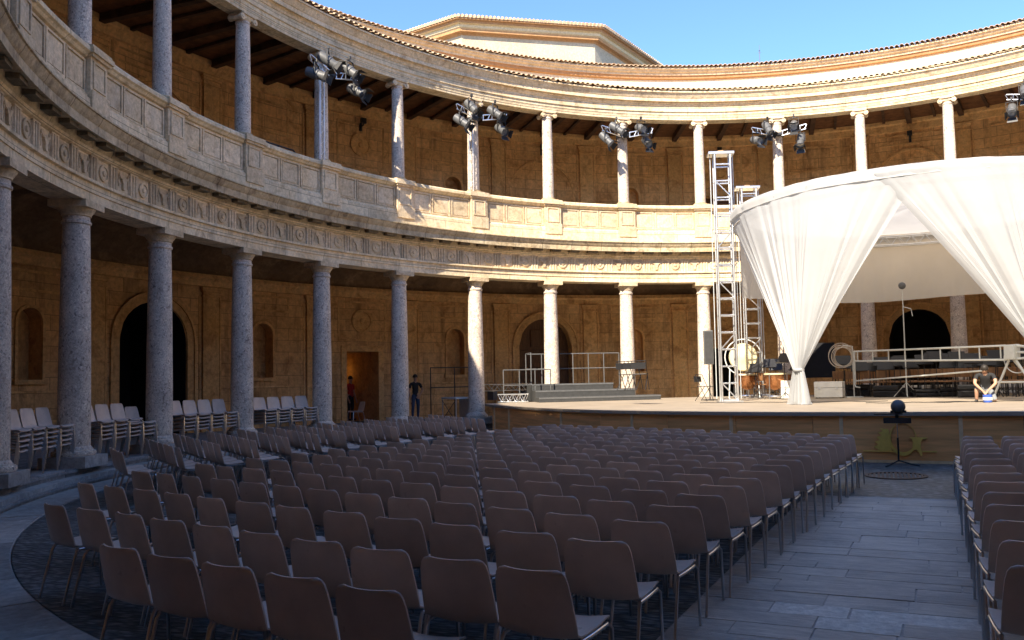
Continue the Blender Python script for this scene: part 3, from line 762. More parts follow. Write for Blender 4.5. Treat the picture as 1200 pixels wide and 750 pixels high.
# fabric band round the ring with a soft wave, and the ceiling cloth
b = MB(); n = 240; vs = []; fs = []
prof = [(.01,.06),(.03,.03),(.04,-.05),(.035,-.13),(.045,-.20)]
for i in range(n):
    ph = 2*pi*i/n; w = .010*sin(37*ph)+.008*sin(61*ph+1)
    for dr, dz in prof: vs.append(tp(ph, TR+dr+w, TZ+dz+.012*sin(9*ph)))
m = len(prof)
for i in range(n):
    for j in range(m-1): fs.append((i*m+j, ((i+1)%n)*m+j, ((i+1)%n)*m+j+1, i*m+j+1))
b.add(vs, fs); tchild(b, 'valance', M_canvas)
b = MB(); vs = []; fs = []; rr = [TR+.02,TR*.8,TR*.55,TR*.3,.02]
for j, r in enumerate(rr):
    for i in range(96): vs.append(tp(2*pi*i/96, r, TZ+.06-.32*(1-(r/TR))*(.6+.4*cos(8*2*pi*i/96))*(r/TR)*2))
for j in range(4):
    for i in range(96): fs.append((j*96+i, j*96+(i+1)%96, (j+1)*96+(i+1)%96, (j+1)*96+i))
b.add(vs, fs); tchild(b, 'ceiling_cloth', M_canvas)
# back cloth hanging behind
b = MB(); vs = []; fs = []; n = 160
for i in range(n+1):
    ph = R_(98)+R_(164)*i/n; w = .03*sin(46*ph)+.02*sin(23*ph+.7)
    for z in (TZ-.05, TZ-.8, TZ-1.6, TZ-2.25+.05*sin(5*ph)): vs.append(tp(ph, TR-.015+w*(TZ-z)/2.2, z))
for i in range(n):
    for j in range(3): fs.append((i*4+j,(i+1)*4+j,(i+1)*4+j+1,i*4+j+1))
b.add(vs, fs); tchild(b, 'back_cloth', M_canvas)
def curtain(ph0, ph1, phg, gz, footw, seed, gr=TR-.05, off=.022):
    """voile hung along the ring from ph0 to ph1, gathered to a tie at (phg, gz), then spreading to the stage"""
    rg = random.Random(seed); n = 130; b = MB(); vs = []; fs = []
    g = tp(phg, gr, gz); tang = Vector((cos(phg), sin(phg), 0)); outw = Vector((sin(phg), -cos(phg), 0))
    f1, f2, f3 = rg.uniform(0,6), rg.uniform(0,6), rg.uniform(0,6)
    rows = 34; low = 14
    for i in range(n+1):
        u = i/n; ph = ph0+(ph1-ph0)*u; top = tp(ph, TR+off, TZ-.06)
        uw = u+.035*sin(u*2*pi*2.3+f2)+.02*sin(u*2*pi*5.1+f3)
        fold = (sin(uw*2*pi*13+f1)*.6*(.6+.4*sin(u*9+f2))+sin(uw*2*pi*31+f2)*.22+sin(uw*2*pi*5+f3)*.6)
        for j in range(rows+1):
            t = j/rows; e = t**1.08
            tgt = g+tang*((u-.5)*.26)+outw*(.07*sin(u*2*pi*5+f1)+.03*fold)
            p = top.lerp(tgt, e)
            sag = .16*sin(pi*t)*(abs(u-.5)*2)**1.4
            p.z -= sag*.5
            p += (g-top).xy.to_3d().normalized()*(sag*.9) if (g-top).xy.length > .01 else Vector()
            p += outw*fold*(.012+.055*sin(pi*min(1,t*1.02))*(.35+.65*t))
            vs.append(p)
        for j in range(1, low+1):
            t = j/low; wd = .26+(footw-.26)*(t**.8)
            p = g+tang*((u-.5)*wd)+outw*((.07+.08*t)*sin(u*2*pi*5+f1)+(.03+.02*t)*fold); p.z = gz+(SZ+.012-gz)*t
            if t > .93: p += outw*.05*sin(u*40)
            vs.append(p)
    m = rows+low+1
    for i in range(n):
        for j in range(m-1): fs.append((i*m+j,(i+1)*m+j,(i+1)*m+j+1,i*m+j+1))
    b.add(vs, fs); o = tchild(b, 'curtain', M_sheer)
    tb = MB(); tb.lathe([(.13,-.04),(.145,0),(.13,.04)], 16, Matrix.Translation(g)); link('tie_band', tb.mesh('tie_band', M_sheer, True), o)
    return o
curtain(R_(-84), R_(-1), R_(-37), 1.86, .62, 1)
curtain(R_(-13), R_(64), R_(27), 1.86, .62, 2, TR-.05, .065)
curtain(R_(60), R_(128), R_(96), 1.86, .62, 3)

# ------------------------------------------------------------------ chairs
def chair_shell():
    """one moulded shell: seat, bend and back, with thickness"""
    path = [(-.245,.440),(-.225,.458),(-.17,.462),(-.06,.446),(.06,.440),(.13,.443),(.172,.462),(.196,.51),(.214,.58),(.232,.66),(.247,.725),(.255,.765),(.259,.785),(.260,.797)]   # (depth back, z)
    half = [.200,.216,.226,.230,.230,.230,.229,.228,.225,.219,.212,.201,.184,.155]
    nx = 8; b = MB(); vs = []; fs = []
    for side in (0,1):
        for i, (d, z) in enumerate(path):
            tdir = Vector((path[min(i+1,len(path)-1)][0]-path[max(i-1,0)][0], path[min(i+1,len(path)-1)][1]-path[max(i-1,0)][1])).normalized()
            nd, nz = -tdir.y, tdir.x            # towards the sitter
            for k in range(nx+1):
                u = -1+2*k/nx; x = half[i]*u
                cup = (.022 if z < .5 else .034)*(u*u) - .004
                lip = -.012 if False else 0
                o = cup - (.010 if side else 0)
                vs.append((x, -(d+nd*o), z+nz*o))
    m = nx+1; L = len(path)
    for i in range(L-1):
        for k in range(nx):
            fs.append((i*m+k, (i+1)*m+k, (i+1)*m+k+1, i*m+k+1)); o = L*m
            fs.append((o+i*m+k, o+i*m+k+1, o+(i+1)*m+k+1, o+(i+1)*m+k))
    o = L*m
    for i in range(L-1):
        fs += [(i*m, o+i*m, o+(i+1)*m, (i+1)*m), (i*m+nx, (i+1)*m+nx, o+(i+1)*m+nx, o+i*m+nx)]
    for k in range(nx): fs += [(k, k+1, o+k+1, o+k), ((L-1)*m+k, o+(L-1)*m+k, o+(L-1)*m+k+1, (L-1)*m+k+1)]
    b.add(vs, fs); return b
def chair_rail(s, n=8):
    """side rail under the seat: local +y is the way the sitter faces"""
    return MB().tube([(s*.205,.215,.432),(s*.222,.17,.440),(s*.226,.0,.434),(s*.222,-.13,.430)], .0125, n)
def chair_legs(s, n=7):
    return (MB().tube([(s*.205,.213,.434),(s*.224,.236,.405),(s*.228,.250,0)], .011, n),
            MB().tube([(s*.222,-.128,.432),(s*.225,-.150,.40),(s*.230,-.250,0)], .011, n))
SHELL = chair_shell().mesh('shell', M_shell, True, 50)
RAIL = {s: chair_rail(s).mesh('side_rail', M_chrome, True, 50) for s in (-1,1)}
LEG = {(s,i): chair_legs(s)[i].mesh('leg', M_chrome, True, 50) for s in (-1,1) for i in (0,1)}
fb = MB()
for s in (-1,1):
    for q in (chair_rail(s,5),)+chair_legs(s,5): fb.add(q.v, q.f)
fb.tube([(-.22,.16,.425),(.22,.16,.425)], .010, 5); fb.tube([(-.22,-.12,.42),(.22,-.12,.42)], .010, 5)
FRAME = fb.mesh('frame', M_chrome, True, 50)
CROSS = MB().tube([(-.22,.16,.425),(.22,.16,.425)], .010, 6).mesh('crossbar', M_chrome, True, 50)
SPOTS = []         # (x, y, z, yaw, label, group)  yaw: 0 faces +Y, positive to the right
crng = random.Random(11)
ORD = ['zeroth','first','second','third','fourth','fifth','sixth','seventh','eighth','ninth','tenth','eleventh','twelfth','thirteenth','fourteenth','fifteenth','sixteenth','seventeenth','eighteenth']
# centre block, rows counted from the stage; anchored at the aisle end of each row (upper right corner of the chair's back)
s_al = [-.66,0,.79,1.50,2.17,2.79,3.40]+[3.40+.580*i for i in range(1,12)]
row_yaw = [12.7,14.2,15.4,17.0,18.4,19.8,21.2,22.2,22.9,23.5,24.1,24.6,25.0,25.4,25.8,26.2,26.5,26.8]
row_n = [6,10,12,13,13,13,13,13,13,13,13,13,13,13,13,13,13,13]
for i in range(18):
    th = R_(row_yaw[i]); ax_ = Vector((-cos(th), sin(th))); fw_ = Vector((sin(th), cos(th)))
    a0 = Vector((-1.5+(i-1)*.0656, -14.05+s_al[i]))
    for j in range(row_n[i]):
        if i == 0 and j == 0: continue
        sp = (.525,.545,.56)[i] if i < 3 else .56
        c = a0+ax_*(.19+j*sp)+fw_*.255
        fr = 18-i
        SPOTS.append((c.x+crng.uniform(-.012,.012), c.y+crng.uniform(-.015,.015), 0, th*.35+R_(min(j,10)*1.15+crng.uniform(-3.2,3.2)), 'brown plastic chair, %s from the aisle in the %s row from the stage' % (ORD[j+1], ORD[fr]), 'brown chairs in the middle block'))
# angled block by the colonnade
LN = [(-10.79,-8.28),(-10.49,-7.47),(-10.42,-6.70),(-10.3,-5.95),(-10.25,-5.15),(-10.2,-4.35),(-10.15,-3.55),(-10.05,-2.75),(-9.95,-1.95),(-9.85,-1.15),(-9.7,-.35),(-9.55,.45),(-9.38,1.25)]
for i, (x, y) in enumerate(LN):
    th = R_(34.5+i*.7); ax_ = Vector((-cos(th), sin(th))); fw_ = Vector((sin(th), cos(th)))
    for j in range((3,7)[i] if i < 2 else 9):
        c = Vector((x, y))+ax_*(.02+j*.515)+fw_*.25
        if c.length > 14.25: break
        SPOTS.append((c.x+crng.uniform(-.012,.012), c.y+crng.uniform(-.015,.015), 0, th+R_(crng.uniform(-2.5,2.5)), 'brown chair, %s from the inner end, %s colonnade-side row from the stage' % (ORD[j+1], ORD[13-i]), 'brown chairs in the angled block by the colonnade'))
# block across the aisle
for i in range(14):
    t = i/13; p = Vector((.60+t*.56, -13.35+t*8.85)); th = R_(-4-3*t); ax_ = Vector((cos(th), -sin(th))); fw_ = Vector((sin(th), cos(th)))
    for j in range(1 if i < 4 else 2 if i < 9 else 3):
        c = p+ax_*(.17+j*.53)+fw_*.255
        SPOTS.append((c.x+crng.uniform(-.012,.012), c.y+crng.uniform(-.015,.015), 0, th+R_(crng.uniform(-2,2)), 'brown chair across the aisle, %s seat in, %s row from the stage' % (ORD[j+1], ORD[14-i]), 'brown chairs across the aisle'))
# stacks in the portico
BAYNAME = ['bay with a wall niche','bay before the open arch','bay beside the open arch','bay near the lit doorway']
for g_, k in enumerate((-1,0,1,2)):
    a0 = bay(k)
    for q in range(4):
        a = a0-(q-1.5)*.53/15.75-.012; yaw = math.atan2(-cos(a), -sin(a))+R_(2)
        nst = 5
        for l_ in range(nst):
            if g_ == 1 and q == 3 and l_ == 4: continue
            SPOTS.append((15.72*cos(a)-.012*l_*cos(a), 15.72*sin(a)-.012*l_*sin(a), .302+l_*.085, yaw,
                'stacked brown chair, %s up in the %s stack of the %s' % (ORD[l_+1], ORD[q+1], BAYNAME[g_]), 'brown chairs stacked in the portico'))
# two chairs by the lit doorway
for (px, py, yw) in ((372,476,-140),(418,474,-150)):
    p = onR(px, py, 19.6); SPOTS.append((p.x, p.y, .302, R_(yw), 'brown chair standing by itself beside the lit doorway' if px > 400 else 'brown chair against the wall between column and lit doorway', 'chairs by the doorway'))
def size_of(sp):
    d = (Vector(sp[:3])+Vector((0,0,.6))-CAM)
    return d.length
order = sorted(range(len(SPOTS)), key=lambda i: size_of(SPOTS[i]))
LIMIT = 320
rest = MB(); restf = MB()
for rank, i in enumerate(order):
    x, y, z, yaw, lab, grp = SPOTS[i]
    if rank < LIMIT:
        t = empty('chair', (x,y,z), -yaw); tag(t, lab, 'chair', grp)
        link('shell', SHELL, t)
        if rank < 110:
            for s in (-1,1):
                link('side_rail', RAIL[s], t)
                for q in (0,1): link('leg', LEG[(s,q)], t)
            link('crossbar', CROSS, t)
        else: link('frame', FRAME, t)
    else:
        mm = Matrix.Rotation(-yaw, 4, 'Z'); mm.translation = (x,y,z)
        for me, tgt in ((SHELL, rest), (FRAME, restf)):
            tgt.add([mm @ v.co for v in me.vertices], [tuple(p.vertices) for p in me.polygons])
print('CHAIRS', len(SPOTS))
if rest.v:
    o = rest.build('far_chairs', M_shell, None, True, 50); o['kind'] = 'stuff'; tag(o, 'remaining brown chairs of the farthest rows and stacks', 'chairs')
    restf.build('frames', M_chrome, o, True, 50)

# ------------------------------------------------------------------ stage lights on the gallery columns
def spotlight(loc, yaw, tilt, label, group, sc=1.0):
    t = empty('spotlight', loc, yaw); tag(t, label, 'spotlight', group); t.scale = (sc,)*3
    m = Matrix.Rotation(tilt, 4, 'X')                        # local -y is the beam; tilt>0 looks down
    b = MB(); mm = m @ Matrix.Rotation(pi/2, 4, 'X')
    b.lathe([(.06,-.28),(.12,-.26),(.135,-.16),(.135,.05),(.115,.07),(.115,.20),(.135,.22),(.135,.26),(.125,.26),(.12,.20)], 18, mm)
    link('body', b.mesh('body', M_dgrey, True, 40), t)
    b = MB().lathe([(.001,.215),(.06,.222),(.118,.215)], 18, mm, False); link('lens', b.mesh('lens', M_lens, True), t)
    b = MB()
    for s in (-1,1): b.box(s*.155-.006, s*.155+.006, -.02,.02,-.04,.26)
    b.box(-.161,.161,-.02,.02,.25,.262); b.tube([(0,0,.25),(0,0,.34)], .018, 6); b.box(-.03,.03,-.03,.03,.32,.40)
    link('yoke', b.mesh('yoke', M_black), t)
    for (ax, s) in (('h',1),('h',-1),('v',1),('v',-1)):
        b = MB()
        if ax == 'h': b.add([m @ Vector(v) for v in ((-.12,-.26,s*.125),(.12,-.26,s*.125),(.15,-.40,s*.20),(-.15,-.40,s*.20),(-.12,-.262,s*.131),(.12,-.262,s*.131),(.15,-.402,s*.206),(-.15,-.402,s*.206))], [(0,1,2,3),(7,6,5,4),(0,4,5,1),(1,5,6,2),(2,6,7,3),(3,7,4,0)])
        else: b.add([m @ Vector(v) for v in ((s*.125,-.26,-.10),(s*.125,-.26,.10),(s*.19,-.37,.13),(s*.19,-.37,-.13),(s*.131,-.262,-.10),(s*.131,-.262,.10),(s*.196,-.372,.13),(s*.196,-.372,-.13))], [(0,1,2,3),(7,6,5,4),(0,4,5,1),(1,5,6,2),(2,6,7,3),(3,7,4,0)])
        link('barn_door', b.mesh('barn_door', M_black), t)
    return t
CL = [(3,'at the half-shaded gallery column',True),(5,'at the second sunlit gallery column',True),(7,'at the fourth sunlit gallery column',False),(9,'at the gallery column behind the lighting towers',False),(12,'at the column above the tent',False)]
lrng = random.Random(3)
for k, where, mast in CL:
    a = colang(k); base = ring_frame(15.15, a, 0)
    bar = empty('lamp_bracket', polar(15.15, a, 11.0), a-pi/2); tag(bar, 'aluminium ladder bar clamped '+where, 'lamp bracket', 'lamp brackets on the gallery columns')
    for s in (-1,1):
        b = MB()
        for dz in (-.09,.09): b.tube([(s*.12,-.05,.0+dz),(s*1.0,-.22,.16+dz)], .022, 6)
        for q in range(6):
            x0 = s*(.15+q*.16); yy = -.05-.17*(q*.16+.03)/.88; zz = .16*(q*.16+.03)/.88
            b.tube([(x0,yy,zz-.09),(x0+s*(.08 if q % 2 else .0),yy-.012,zz+.09)], .016, 5)
        b.build('ladder_bar', M_alu, bar, True)
    b = MB(); b.lathe([(.215,-.05),(.235,-.05),(.235,.05),(.215,.05)], 20, Matrix.Translation((0,.43,.02)), False); b.box(-.14,.14,-.06,.22,-.04,.04); b.build('clamp', M_black, bar)
    if mast:
        mst = empty('lamp_mast', polar(15.30, a+.018, 8.33), a-pi/2); tag(mst, 'slim lattice mast standing on the balustrade '+where, 'mast', 'lattice masts on the balustrade')
        for dx, dy in ((-.07,-.06),(.07,-.06),(0,.06)): MB().tube([(dx,dy,0),(dx,dy,2.55)], .016, 6).build('chord', M_alu, mst, True)
        b = MB()
        for q in range(16): b.tube([(-.07 if q % 2 else .07,-.06,q*.16),(.07 if q % 2 else -.07,-.06,q*.16+.16)], .009, 5)
        b.build('lattice', M_alu, mst, True)
    for q, (dx, dz, up_) in enumerate(((-.85,-.36,0),(-.42,.14,1),(.55,.20,1),(.78,-.40,0))):
        p = base @ Vector((dx, -.26+lrng.uniform(-.06,.06), 11.05+dz+lrng.uniform(-.05,.05)))
        tgt = Vector((2+lrng.uniform(-4,3), 4+lrng.uniform(-3,3), 1.5)); d = tgt-p
        yaw = math.atan2(d.x, -d.y); tilt = math.atan2(-d.z, d.xy.length)
        spotlight(p, yaw+lrng.uniform(-.5,.5), tilt+lrng.uniform(-.2,.2), 'black spotlight '+('under the bar arm away from','above the bar arm away from','above the bar arm toward','under the bar arm toward')[q]+' the tent '+where.replace('gallery column behind the lighting towers','tower-side column').replace(' gallery',''), 'spotlights '+where, 1.12)

# ------------------------------------------------------------------ people
def person_mesh(joints, bones, parts, name):
    """joints: name->(pos, radius); bones: list of (a, b, material index)"""
    names = list(joints); idx = {n_: i for i, n_ in enumerate(names)}
    me = bpy.data.meshes.new(name); me.from_pydata([joints[n_][0] for n_ in names], [(idx[a], idx[b]) for a, b, _ in bones], [])
    o = bpy.data.objects.new(name, me); COL.objects.link(o)
    sk = o.modifiers.new('skin', 'SKIN'); sk.use_smooth_shade = True; sk.branch_smoothing = .6
    for i, n_ in enumerate(names):
        r = joints[n_][1]; me.skin_vertices[0].data[i].radius = (r, r) if not isinstance(r, tuple) else r
    me.skin_vertices[0].data[0].use_root = True
    ss = o.modifiers.new('sub', 'SUBSURF'); ss.levels = 2; ss.render_levels = 2
    dg = bpy.context.evaluated_depsgraph_get(); ev = o.evaluated_get(dg); nm = bpy.data.meshes.new_from_object(ev)
    bpy.data.objects.remove(o)
    nm.materials.clear()
    for p_ in parts: nm.materials.append(p_)
    segs = [(Vector(joints[a][0]), Vector(joints[b][0]), m_) for a, b, m_ in bones]
    for p_ in nm.polygons:
        c = p_.center; best = None
        for a, b, m_ in segs:
            ab = b-a; t = max(0, min(1, (c-a).dot(ab)/max(1e-9, ab.length_squared))); d = (c-(a+ab*t)).length
            if best is None or d < best[0]: best = (d, m_)
        p_.material_index = best[1]; p_.use_smooth = True
    nm.name = name; return nm
def head_kids(body, c, r, fwd_, hair_mat, hat=False):
    """face features and hair placed round a head centre; fwd_ is the facing direction"""
    f = Vector(fwd_).normalized(); z = Vector((0,0,1)); z = (z-f*z.dot(f)).normalized(); x = f.cross(z)
    m = Matrix((x, f, z)).transposed().to_4x4(); m.translation = Vector(c)
    b = MB(); vs = []; nlat, nlon = 8, 14
    prof = []
    b.lathe([(r*1.10*sin(t), r*1.28*cos(t)) for t in [0.02+i*1.75/8 for i in range(9)]], 16, m @ Matrix.Translation((0,-r*.22,r*.14)) , False)
    link('hair', b.mesh('hair', hair_mat, True), body)
    b = MB(); b.lathe([(.002,r*.25),(r*.13,0),(r*.17,-r*.16),(.002,-r*.22)], 8, m @ Matrix.Translation((0,r*.98,-r*.12)), False); link('nose', b.mesh('nose', M_skin, True), body)
    for s in (-1,1):
        b = MB(); b.lathe([(.001,-r*.1),(r*.1,0),(.001,r*.1)], 8, m @ Matrix.Translation((s*r*.36,r*.90,r*.10)), False); link('eye', b.mesh('eye', M_hair, True), body)
        b = MB(); b.lathe([(.001,-r*.24),(r*.1,-r*.05),(r*.13,r*.1),(.001,r*.24)], 8, m @ Matrix.Translation((s*r*.98,-r*.02,0)), False); link('ear', b.mesh('ear', M_skin, True), body)
    b = MB(); b.box(-r*.28,r*.28,r*.86,r*.93,-r*.52,-r*.45, m); link('mouth', b.mesh('mouth', M_terra), body)
def hand_fingers(J, B, side, wrist, dirv, spread, mat, curl=Vector((0,0,-.01))):
    d = Vector(dirv).normalized(); s = Vector(spread).normalized(); w = Vector(wrist)
    J[side+'palm'] = (w+d*.065, .024); B.append((side+'wr', side+'palm', mat))
    for i, (off, ln) in enumerate(((-.027,.062),(-.009,.075),(.009,.072),(.027,.055))):
        J[side+'f%da' % i] = (w+d*.10+s*off, .0095); J[side+'f%db' % i] = (w+d*(.10+ln*.55)+s*off*1.1+curl, .0085); J[side+'f%dc' % i] = (w+d*(.10+ln)+s*off*1.1+curl*3, .0075)
        B.append((side+'palm', side+'f%da' % i, mat)); B.append((side+'f%da' % i, side+'f%db' % i, mat)); B.append((side+'f%db' % i, side+'f%dc' % i, mat))
    J[side+'ta'] = (w+d*.045-s*.04, .010); J[side+'tb'] = (w+d*.085-s*.052+curl, .009); B.append((side+'wr', side+'ta', mat)); B.append((side+'ta', side+'tb', mat))
def standing(name, loc, yaw, label, shirt, trousers, group=None, armpose='down'):
    J = {'pel':((0,0,.94),(.15,.11)),'bel':((0,.01,1.06),(.145,.105)),'che':((0,0,1.27),(.165,.115)),'nec0':((0,-.01,1.44),(.085,.075)),'nec':((0,0,1.51),.055),'hea0':((0,.015,1.58),(.07,.08)),'hea':((0,.02,1.66),(.075,.095)),'heat':((0,.01,1.73),(.062,.075))}
    B = [('pel','bel',0),('bel','che',0),('che','nec0',0),('nec0','nec',2),('nec','hea0',2),('hea0','hea',2),('hea','heat',2)]
    for s, q in ((-1,'l'),(1,'r')):
        J[q+'hip'] = ((s*.10,0,.88),(.095,.10)); J[q+'kn'] = ((s*.11,.02,.49),.062); J[q+'ca'] = ((s*.112,-.01,.33),.056); J[q+'an'] = ((s*.115,-.02,.09),.042); J[q+'hl'] = ((s*.118,-.04,.045),.042); J[q+'to'] = ((s*.14,.16,.033),(.045,.03))
        B += [('pel',q+'hip',1),(q+'hip',q+'kn',1),(q+'kn',q+'ca',1),(q+'ca',q+'an',1),(q+'an',q+'hl',3),(q+'hl',q+'to',3)]
        J[q+'sh'] = ((s*.19,-.01,1.40),.065); B.append(('nec0',q+'sh',0))
        if armpose == 'hip' and s < 0: J[q+'el'] = ((s*.34,-.06,1.17),.045); J[q+'wr'] = ((s*.20,.06,1.02),.030)
        else: J[q+'el'] = ((s*.25,-.03,1.12),.045); J[q+'wr'] = ((s*.24,.08,.87),.030)
        J[q+'um'] = (tuple(Vector(J[q+'sh'][0]).lerp(Vector(J[q+'el'][0]), .6)), .052)
        B += [(q+'sh',q+'um',0),(q+'um',q+'el',2),(q+'el',q+'wr',2)]
        d = Vector(J[q+'wr'][0])-Vector(J[q+'el'][0]); hand_fingers(J, B, q, J[q+'wr'][0], d, (0,1,0) if armpose != 'hip' or s > 0 else (0,0,1), 2)
    me = person_mesh(J, B, [shirt, trousers, M_skin, M_shoe], name)
    o = link(name, me, None, loc, yaw); tag(o, label, 'person')
    head_kids(o, (0,.02,1.655), .092, (0,1,0), M_hair); return o
pm = onR(487, 484, 19.9)
standing('person', (pm.x, pm.y, .302), R_(-125), 'person in black shirt and blue jeans standing by the portico wall', M_tblack, M_jean, None, 'hip')
# kneeling stage hand
def kneeling(loc, yaw, label):
    # local +y is the way he faces
    J = {'pel':((0,-.16,.36),(.155,.12)),'bel':((0,-.08,.50),(.15,.115)),'che':((0,.06,.68),(.175,.125)),'nec0':((0,.15,.82),(.09,.08)),'nec':((0,.20,.87),.057),'hea0':((0,.25,.92),(.07,.08)),'hea':((0,.29,.97),(.078,.095)),'heat':((0,.29,1.04),(.062,.075))}
    B = [('pel','bel',0),('bel','che',0),('che','nec0',0),('nec0','nec',2),('nec','hea0',2),('hea0','hea',2),('hea','heat',2)]
    # right knee on the deck, left foot forward
    J['rhip'] = ((.12,-.10,.34),(.10,.10)); J['rkn'] = ((.22,.22,.40),.066); J['rca'] = ((.23,.16,.24),.055); J['ran'] = ((.24,.10,.085),.042); J['rhl'] = ((.24,.07,.045),.042); J['rto'] = ((.26,.26,.033),(.045,.03))
    J['lhip'] = ((-.12,-.10,.32),(.10,.10)); J['lkn'] = ((-.22,.20,.075),.066); J['lca'] = ((-.20,-.05,.07),.055); J['lan'] = ((-.19,-.26,.06),.042); J['lhl'] = ((-.19,-.30,.09),.04); J['lto'] = ((-.19,-.34,.035),(.04,.03))
    for q in 'lr': B += [('pel',q+'hip',1),(q+'hip',q+'kn',1),(q+'kn',q+'ca',2),(q+'ca',q+'an',2),(q+'an',q+'hl',3),(q+'hl',q+'to',3)]
    for s, q in ((-1,'l'),(1,'r')):
        J[q+'sh'] = ((s*.20,.12,.79),.068); J[q+'um'] = ((s*.25,.21,.66),.055); J[q+'el'] = ((s*.26,.27,.54),.046); J[q+'wr'] = ((s*.09,.44,.36),.031)
        B += [('nec0',q+'sh',0),(q+'sh',q+'um',0),(q+'um',q+'el',2),(q+'el',q+'wr',2)]
        hand_fingers(J, B, q, J[q+'wr'][0], (-s*.5,.5,-.6), (s*.6,.6,0), 2, Vector((-s*.006,0,-.012)))
    me = person_mesh(J, B, [M_tblack, M_short, M_skin, M_shoe], 'person')
    o = link('person', me, None, loc, yaw); o.scale = (.86,.86,.82); tag(o, label, 'person'); head_kids(o, (0,.29,.965), .094, (0,.8,-.55), M_hair); return o
pk = onz(1156, 471, SZ)
kneeling((pk.x, pk.y, SZ+.002), R_(172), 'person in black T-shirt and grey shorts kneeling on the stage edge')
b = MB(); b.lathe([(.115,0),(.13,.02),(.14,.24),(.145,.26),(.13,.26),(.12,.03),(.001,.03)], 24, None, False)
bk = b.build('bucket', M_blue, None, True, loc=(pk.x-.02, pk.y-.44, SZ+.002)); bk.scale = (.75,.75,.72); tag(bk, 'small blue bucket in front of the kneeling person', 'bucket')
MB().lathe([(.138,.08),(.142,.08),(.145,.17),(.141,.17)], 24, None, False).build('label_band', M_white, bk, True)

# lit doorway with a person in red
recess('doorway', pw, bay(4), .68, .30, 2.99, False, 3.0, M_wallp, M_dark)
pr = ring_frame(RW+1.6, bay(4), .302) @ Vector((.34,0,0))
standing('person', pr, bay(4)+pi/2+R_(25), 'person in red shirt standing inside the lit doorway', M_red, M_tblack)
pl_ = ring_frame(RW+2.55, bay(4), 0) @ Vector((.20,0,2.35))
lamp = empty('doorway_lamp', pl_, bay(4)-pi/2); tag(lamp, 'small warm lamp on the end wall inside the doorway', 'lamp')
mb_ = bpy.data.materials.new('lamp_glow'); mb_.use_nodes = True; mb_.node_tree.nodes['Principled BSDF'].inputs['Emission Color'].default_value = (1,.55,.15,1); mb_.node_tree.nodes['Principled BSDF'].inputs['Emission Strength'].default_value = 2
MB().lathe([(.001,-.04),(.02,-.03),(.028,0),(.02,.03),(.001,.04)], 12, None, False).build('bulb', mb_, lamp, True)
MB().box(-.03,.03,-.03,.45,.05,.09).build('bracket', M_black, lamp)
ll = bpy.data.lights.new('doorway_lamp_light', 'POINT'); ll.energy = .5; ll.color = (1,.5,.14); ll.shadow_soft_size = .06
lo = bpy.data.objects.new('doorway_lamp_light', ll); COL.objects.link(lo); lo.parent = lamp; lo.location = (0,-.16,-.02)

# ------------------------------------------------------------------ things on and round the stage
# music stand with a lamp, in front of the stage
mpos = onz(1055, 541, 0); mpos.y = -.98; mpos.x = .34
ms = empty('music_stand', (mpos.x, mpos.y, 0), 0); tag(ms, 'black music stand with a spherical lamp in front of the stage emblem', 'music stand')
for k in range(3):
    an = R_(90+120*k+20); MB().tube([(0,0,.10),(.25*cos(an),.25*sin(an),.03),(.36*cos(an),.36*sin(an),.012)], .012, 6).build('leg', M_black, ms, True)
MB().tube([(0,0,.08),(0,0,.52)], .017, 8).build('pole', M_black, ms, True); MB().tube([(0,0,.50),(0,0,.86)], .011, 8).build('upper_tube', M_chrome, ms, True)
bevel(MB().box(-.24,.24,-.16,.14,.86,.88).build('desk', M_black, ms), .005)
MB().box(-.24,.24,-.19,-.165,.80,.90).build('desk_front', M_black, ms)
MB().box(-.40,.10,-.10,.06,.955,.98).build('score_folder', M_black, ms)
sp = MB().lathe([(.001,-.16)]+[(.165*sin(t), -.165*cos(t)) for t in [.3+i*.31 for i in range(9)]]+[(.001,.165)], 20, Matrix.Translation((.03,0,1.10)) @ Matrix.Scale(.80,4), False).build('lamp_globe', M_dgrey, ms, True)
MB().lathe([(.001,.0),(.07,.01),(.085,.03)], 16, Matrix.Translation((.03,-.10,1.08)) @ Matrix.Rotation(pi/2,4,'X') @ Matrix.Scale(-1,4,(0,0,1)), False).build('lamp_lens', M_lens, sp, True)
MB().box(-.11,.17,-.05,.05,.985,1.03).build('lamp_foot', M_black, ms); MB().box(-.03,.03,-.03,.03,.88,.955).build('riser_block', M_black, ms)

# speaker column, gong, folding chairs
p = onz(836, 469, SZ); sc = empty('column_speaker', (p.x-.15, p.y+.25, SZ), R_(15)); tag(sc, 'tall slim grey column loudspeaker on a pole beside the lighting tower', 'loudspeaker')
bevel(MB().box(-.15,.15,-.14,.14,1.15,2.25).build('cabinet', M_dgrey, sc), .015); MB().box(-.13,.13,-.155,-.142,1.19,2.21).build('grille', M_grey, sc)
MB().tube([(0,0,.03),(0,0,1.15)], .02, 8).build('pole', M_black, sc, True); MB().lathe([(.25,0),(.25,.02),(.05,.03)], 20).build('foot', M_black, sc, True)
p = onz(866, 468, SZ); gg = empty('gong', (p.x+.05, p.y+.9, SZ), R_(12)); tag(gg, 'large pale round gong hanging in a hoop stand behind the tower', 'gong')
mg = Matrix.Translation((0,0,1.38)) @ Matrix.Rotation(pi/2,4,'X')
MB().lathe([(.001,.05),(.14,.045),(.20,.02),(.44,.01),(.47,-.05),(.455,-.05),(.43,0)], 36, mg, False).build('gong_disc', M_skin_drum, gg, True)
MB().tube([(.60*cos(t), 0, 1.38+.60*sin(t)) for t in [2*pi*i/36 for i in range(37)]], .02, 6, False).build('hoop', M_aluw, gg, True)
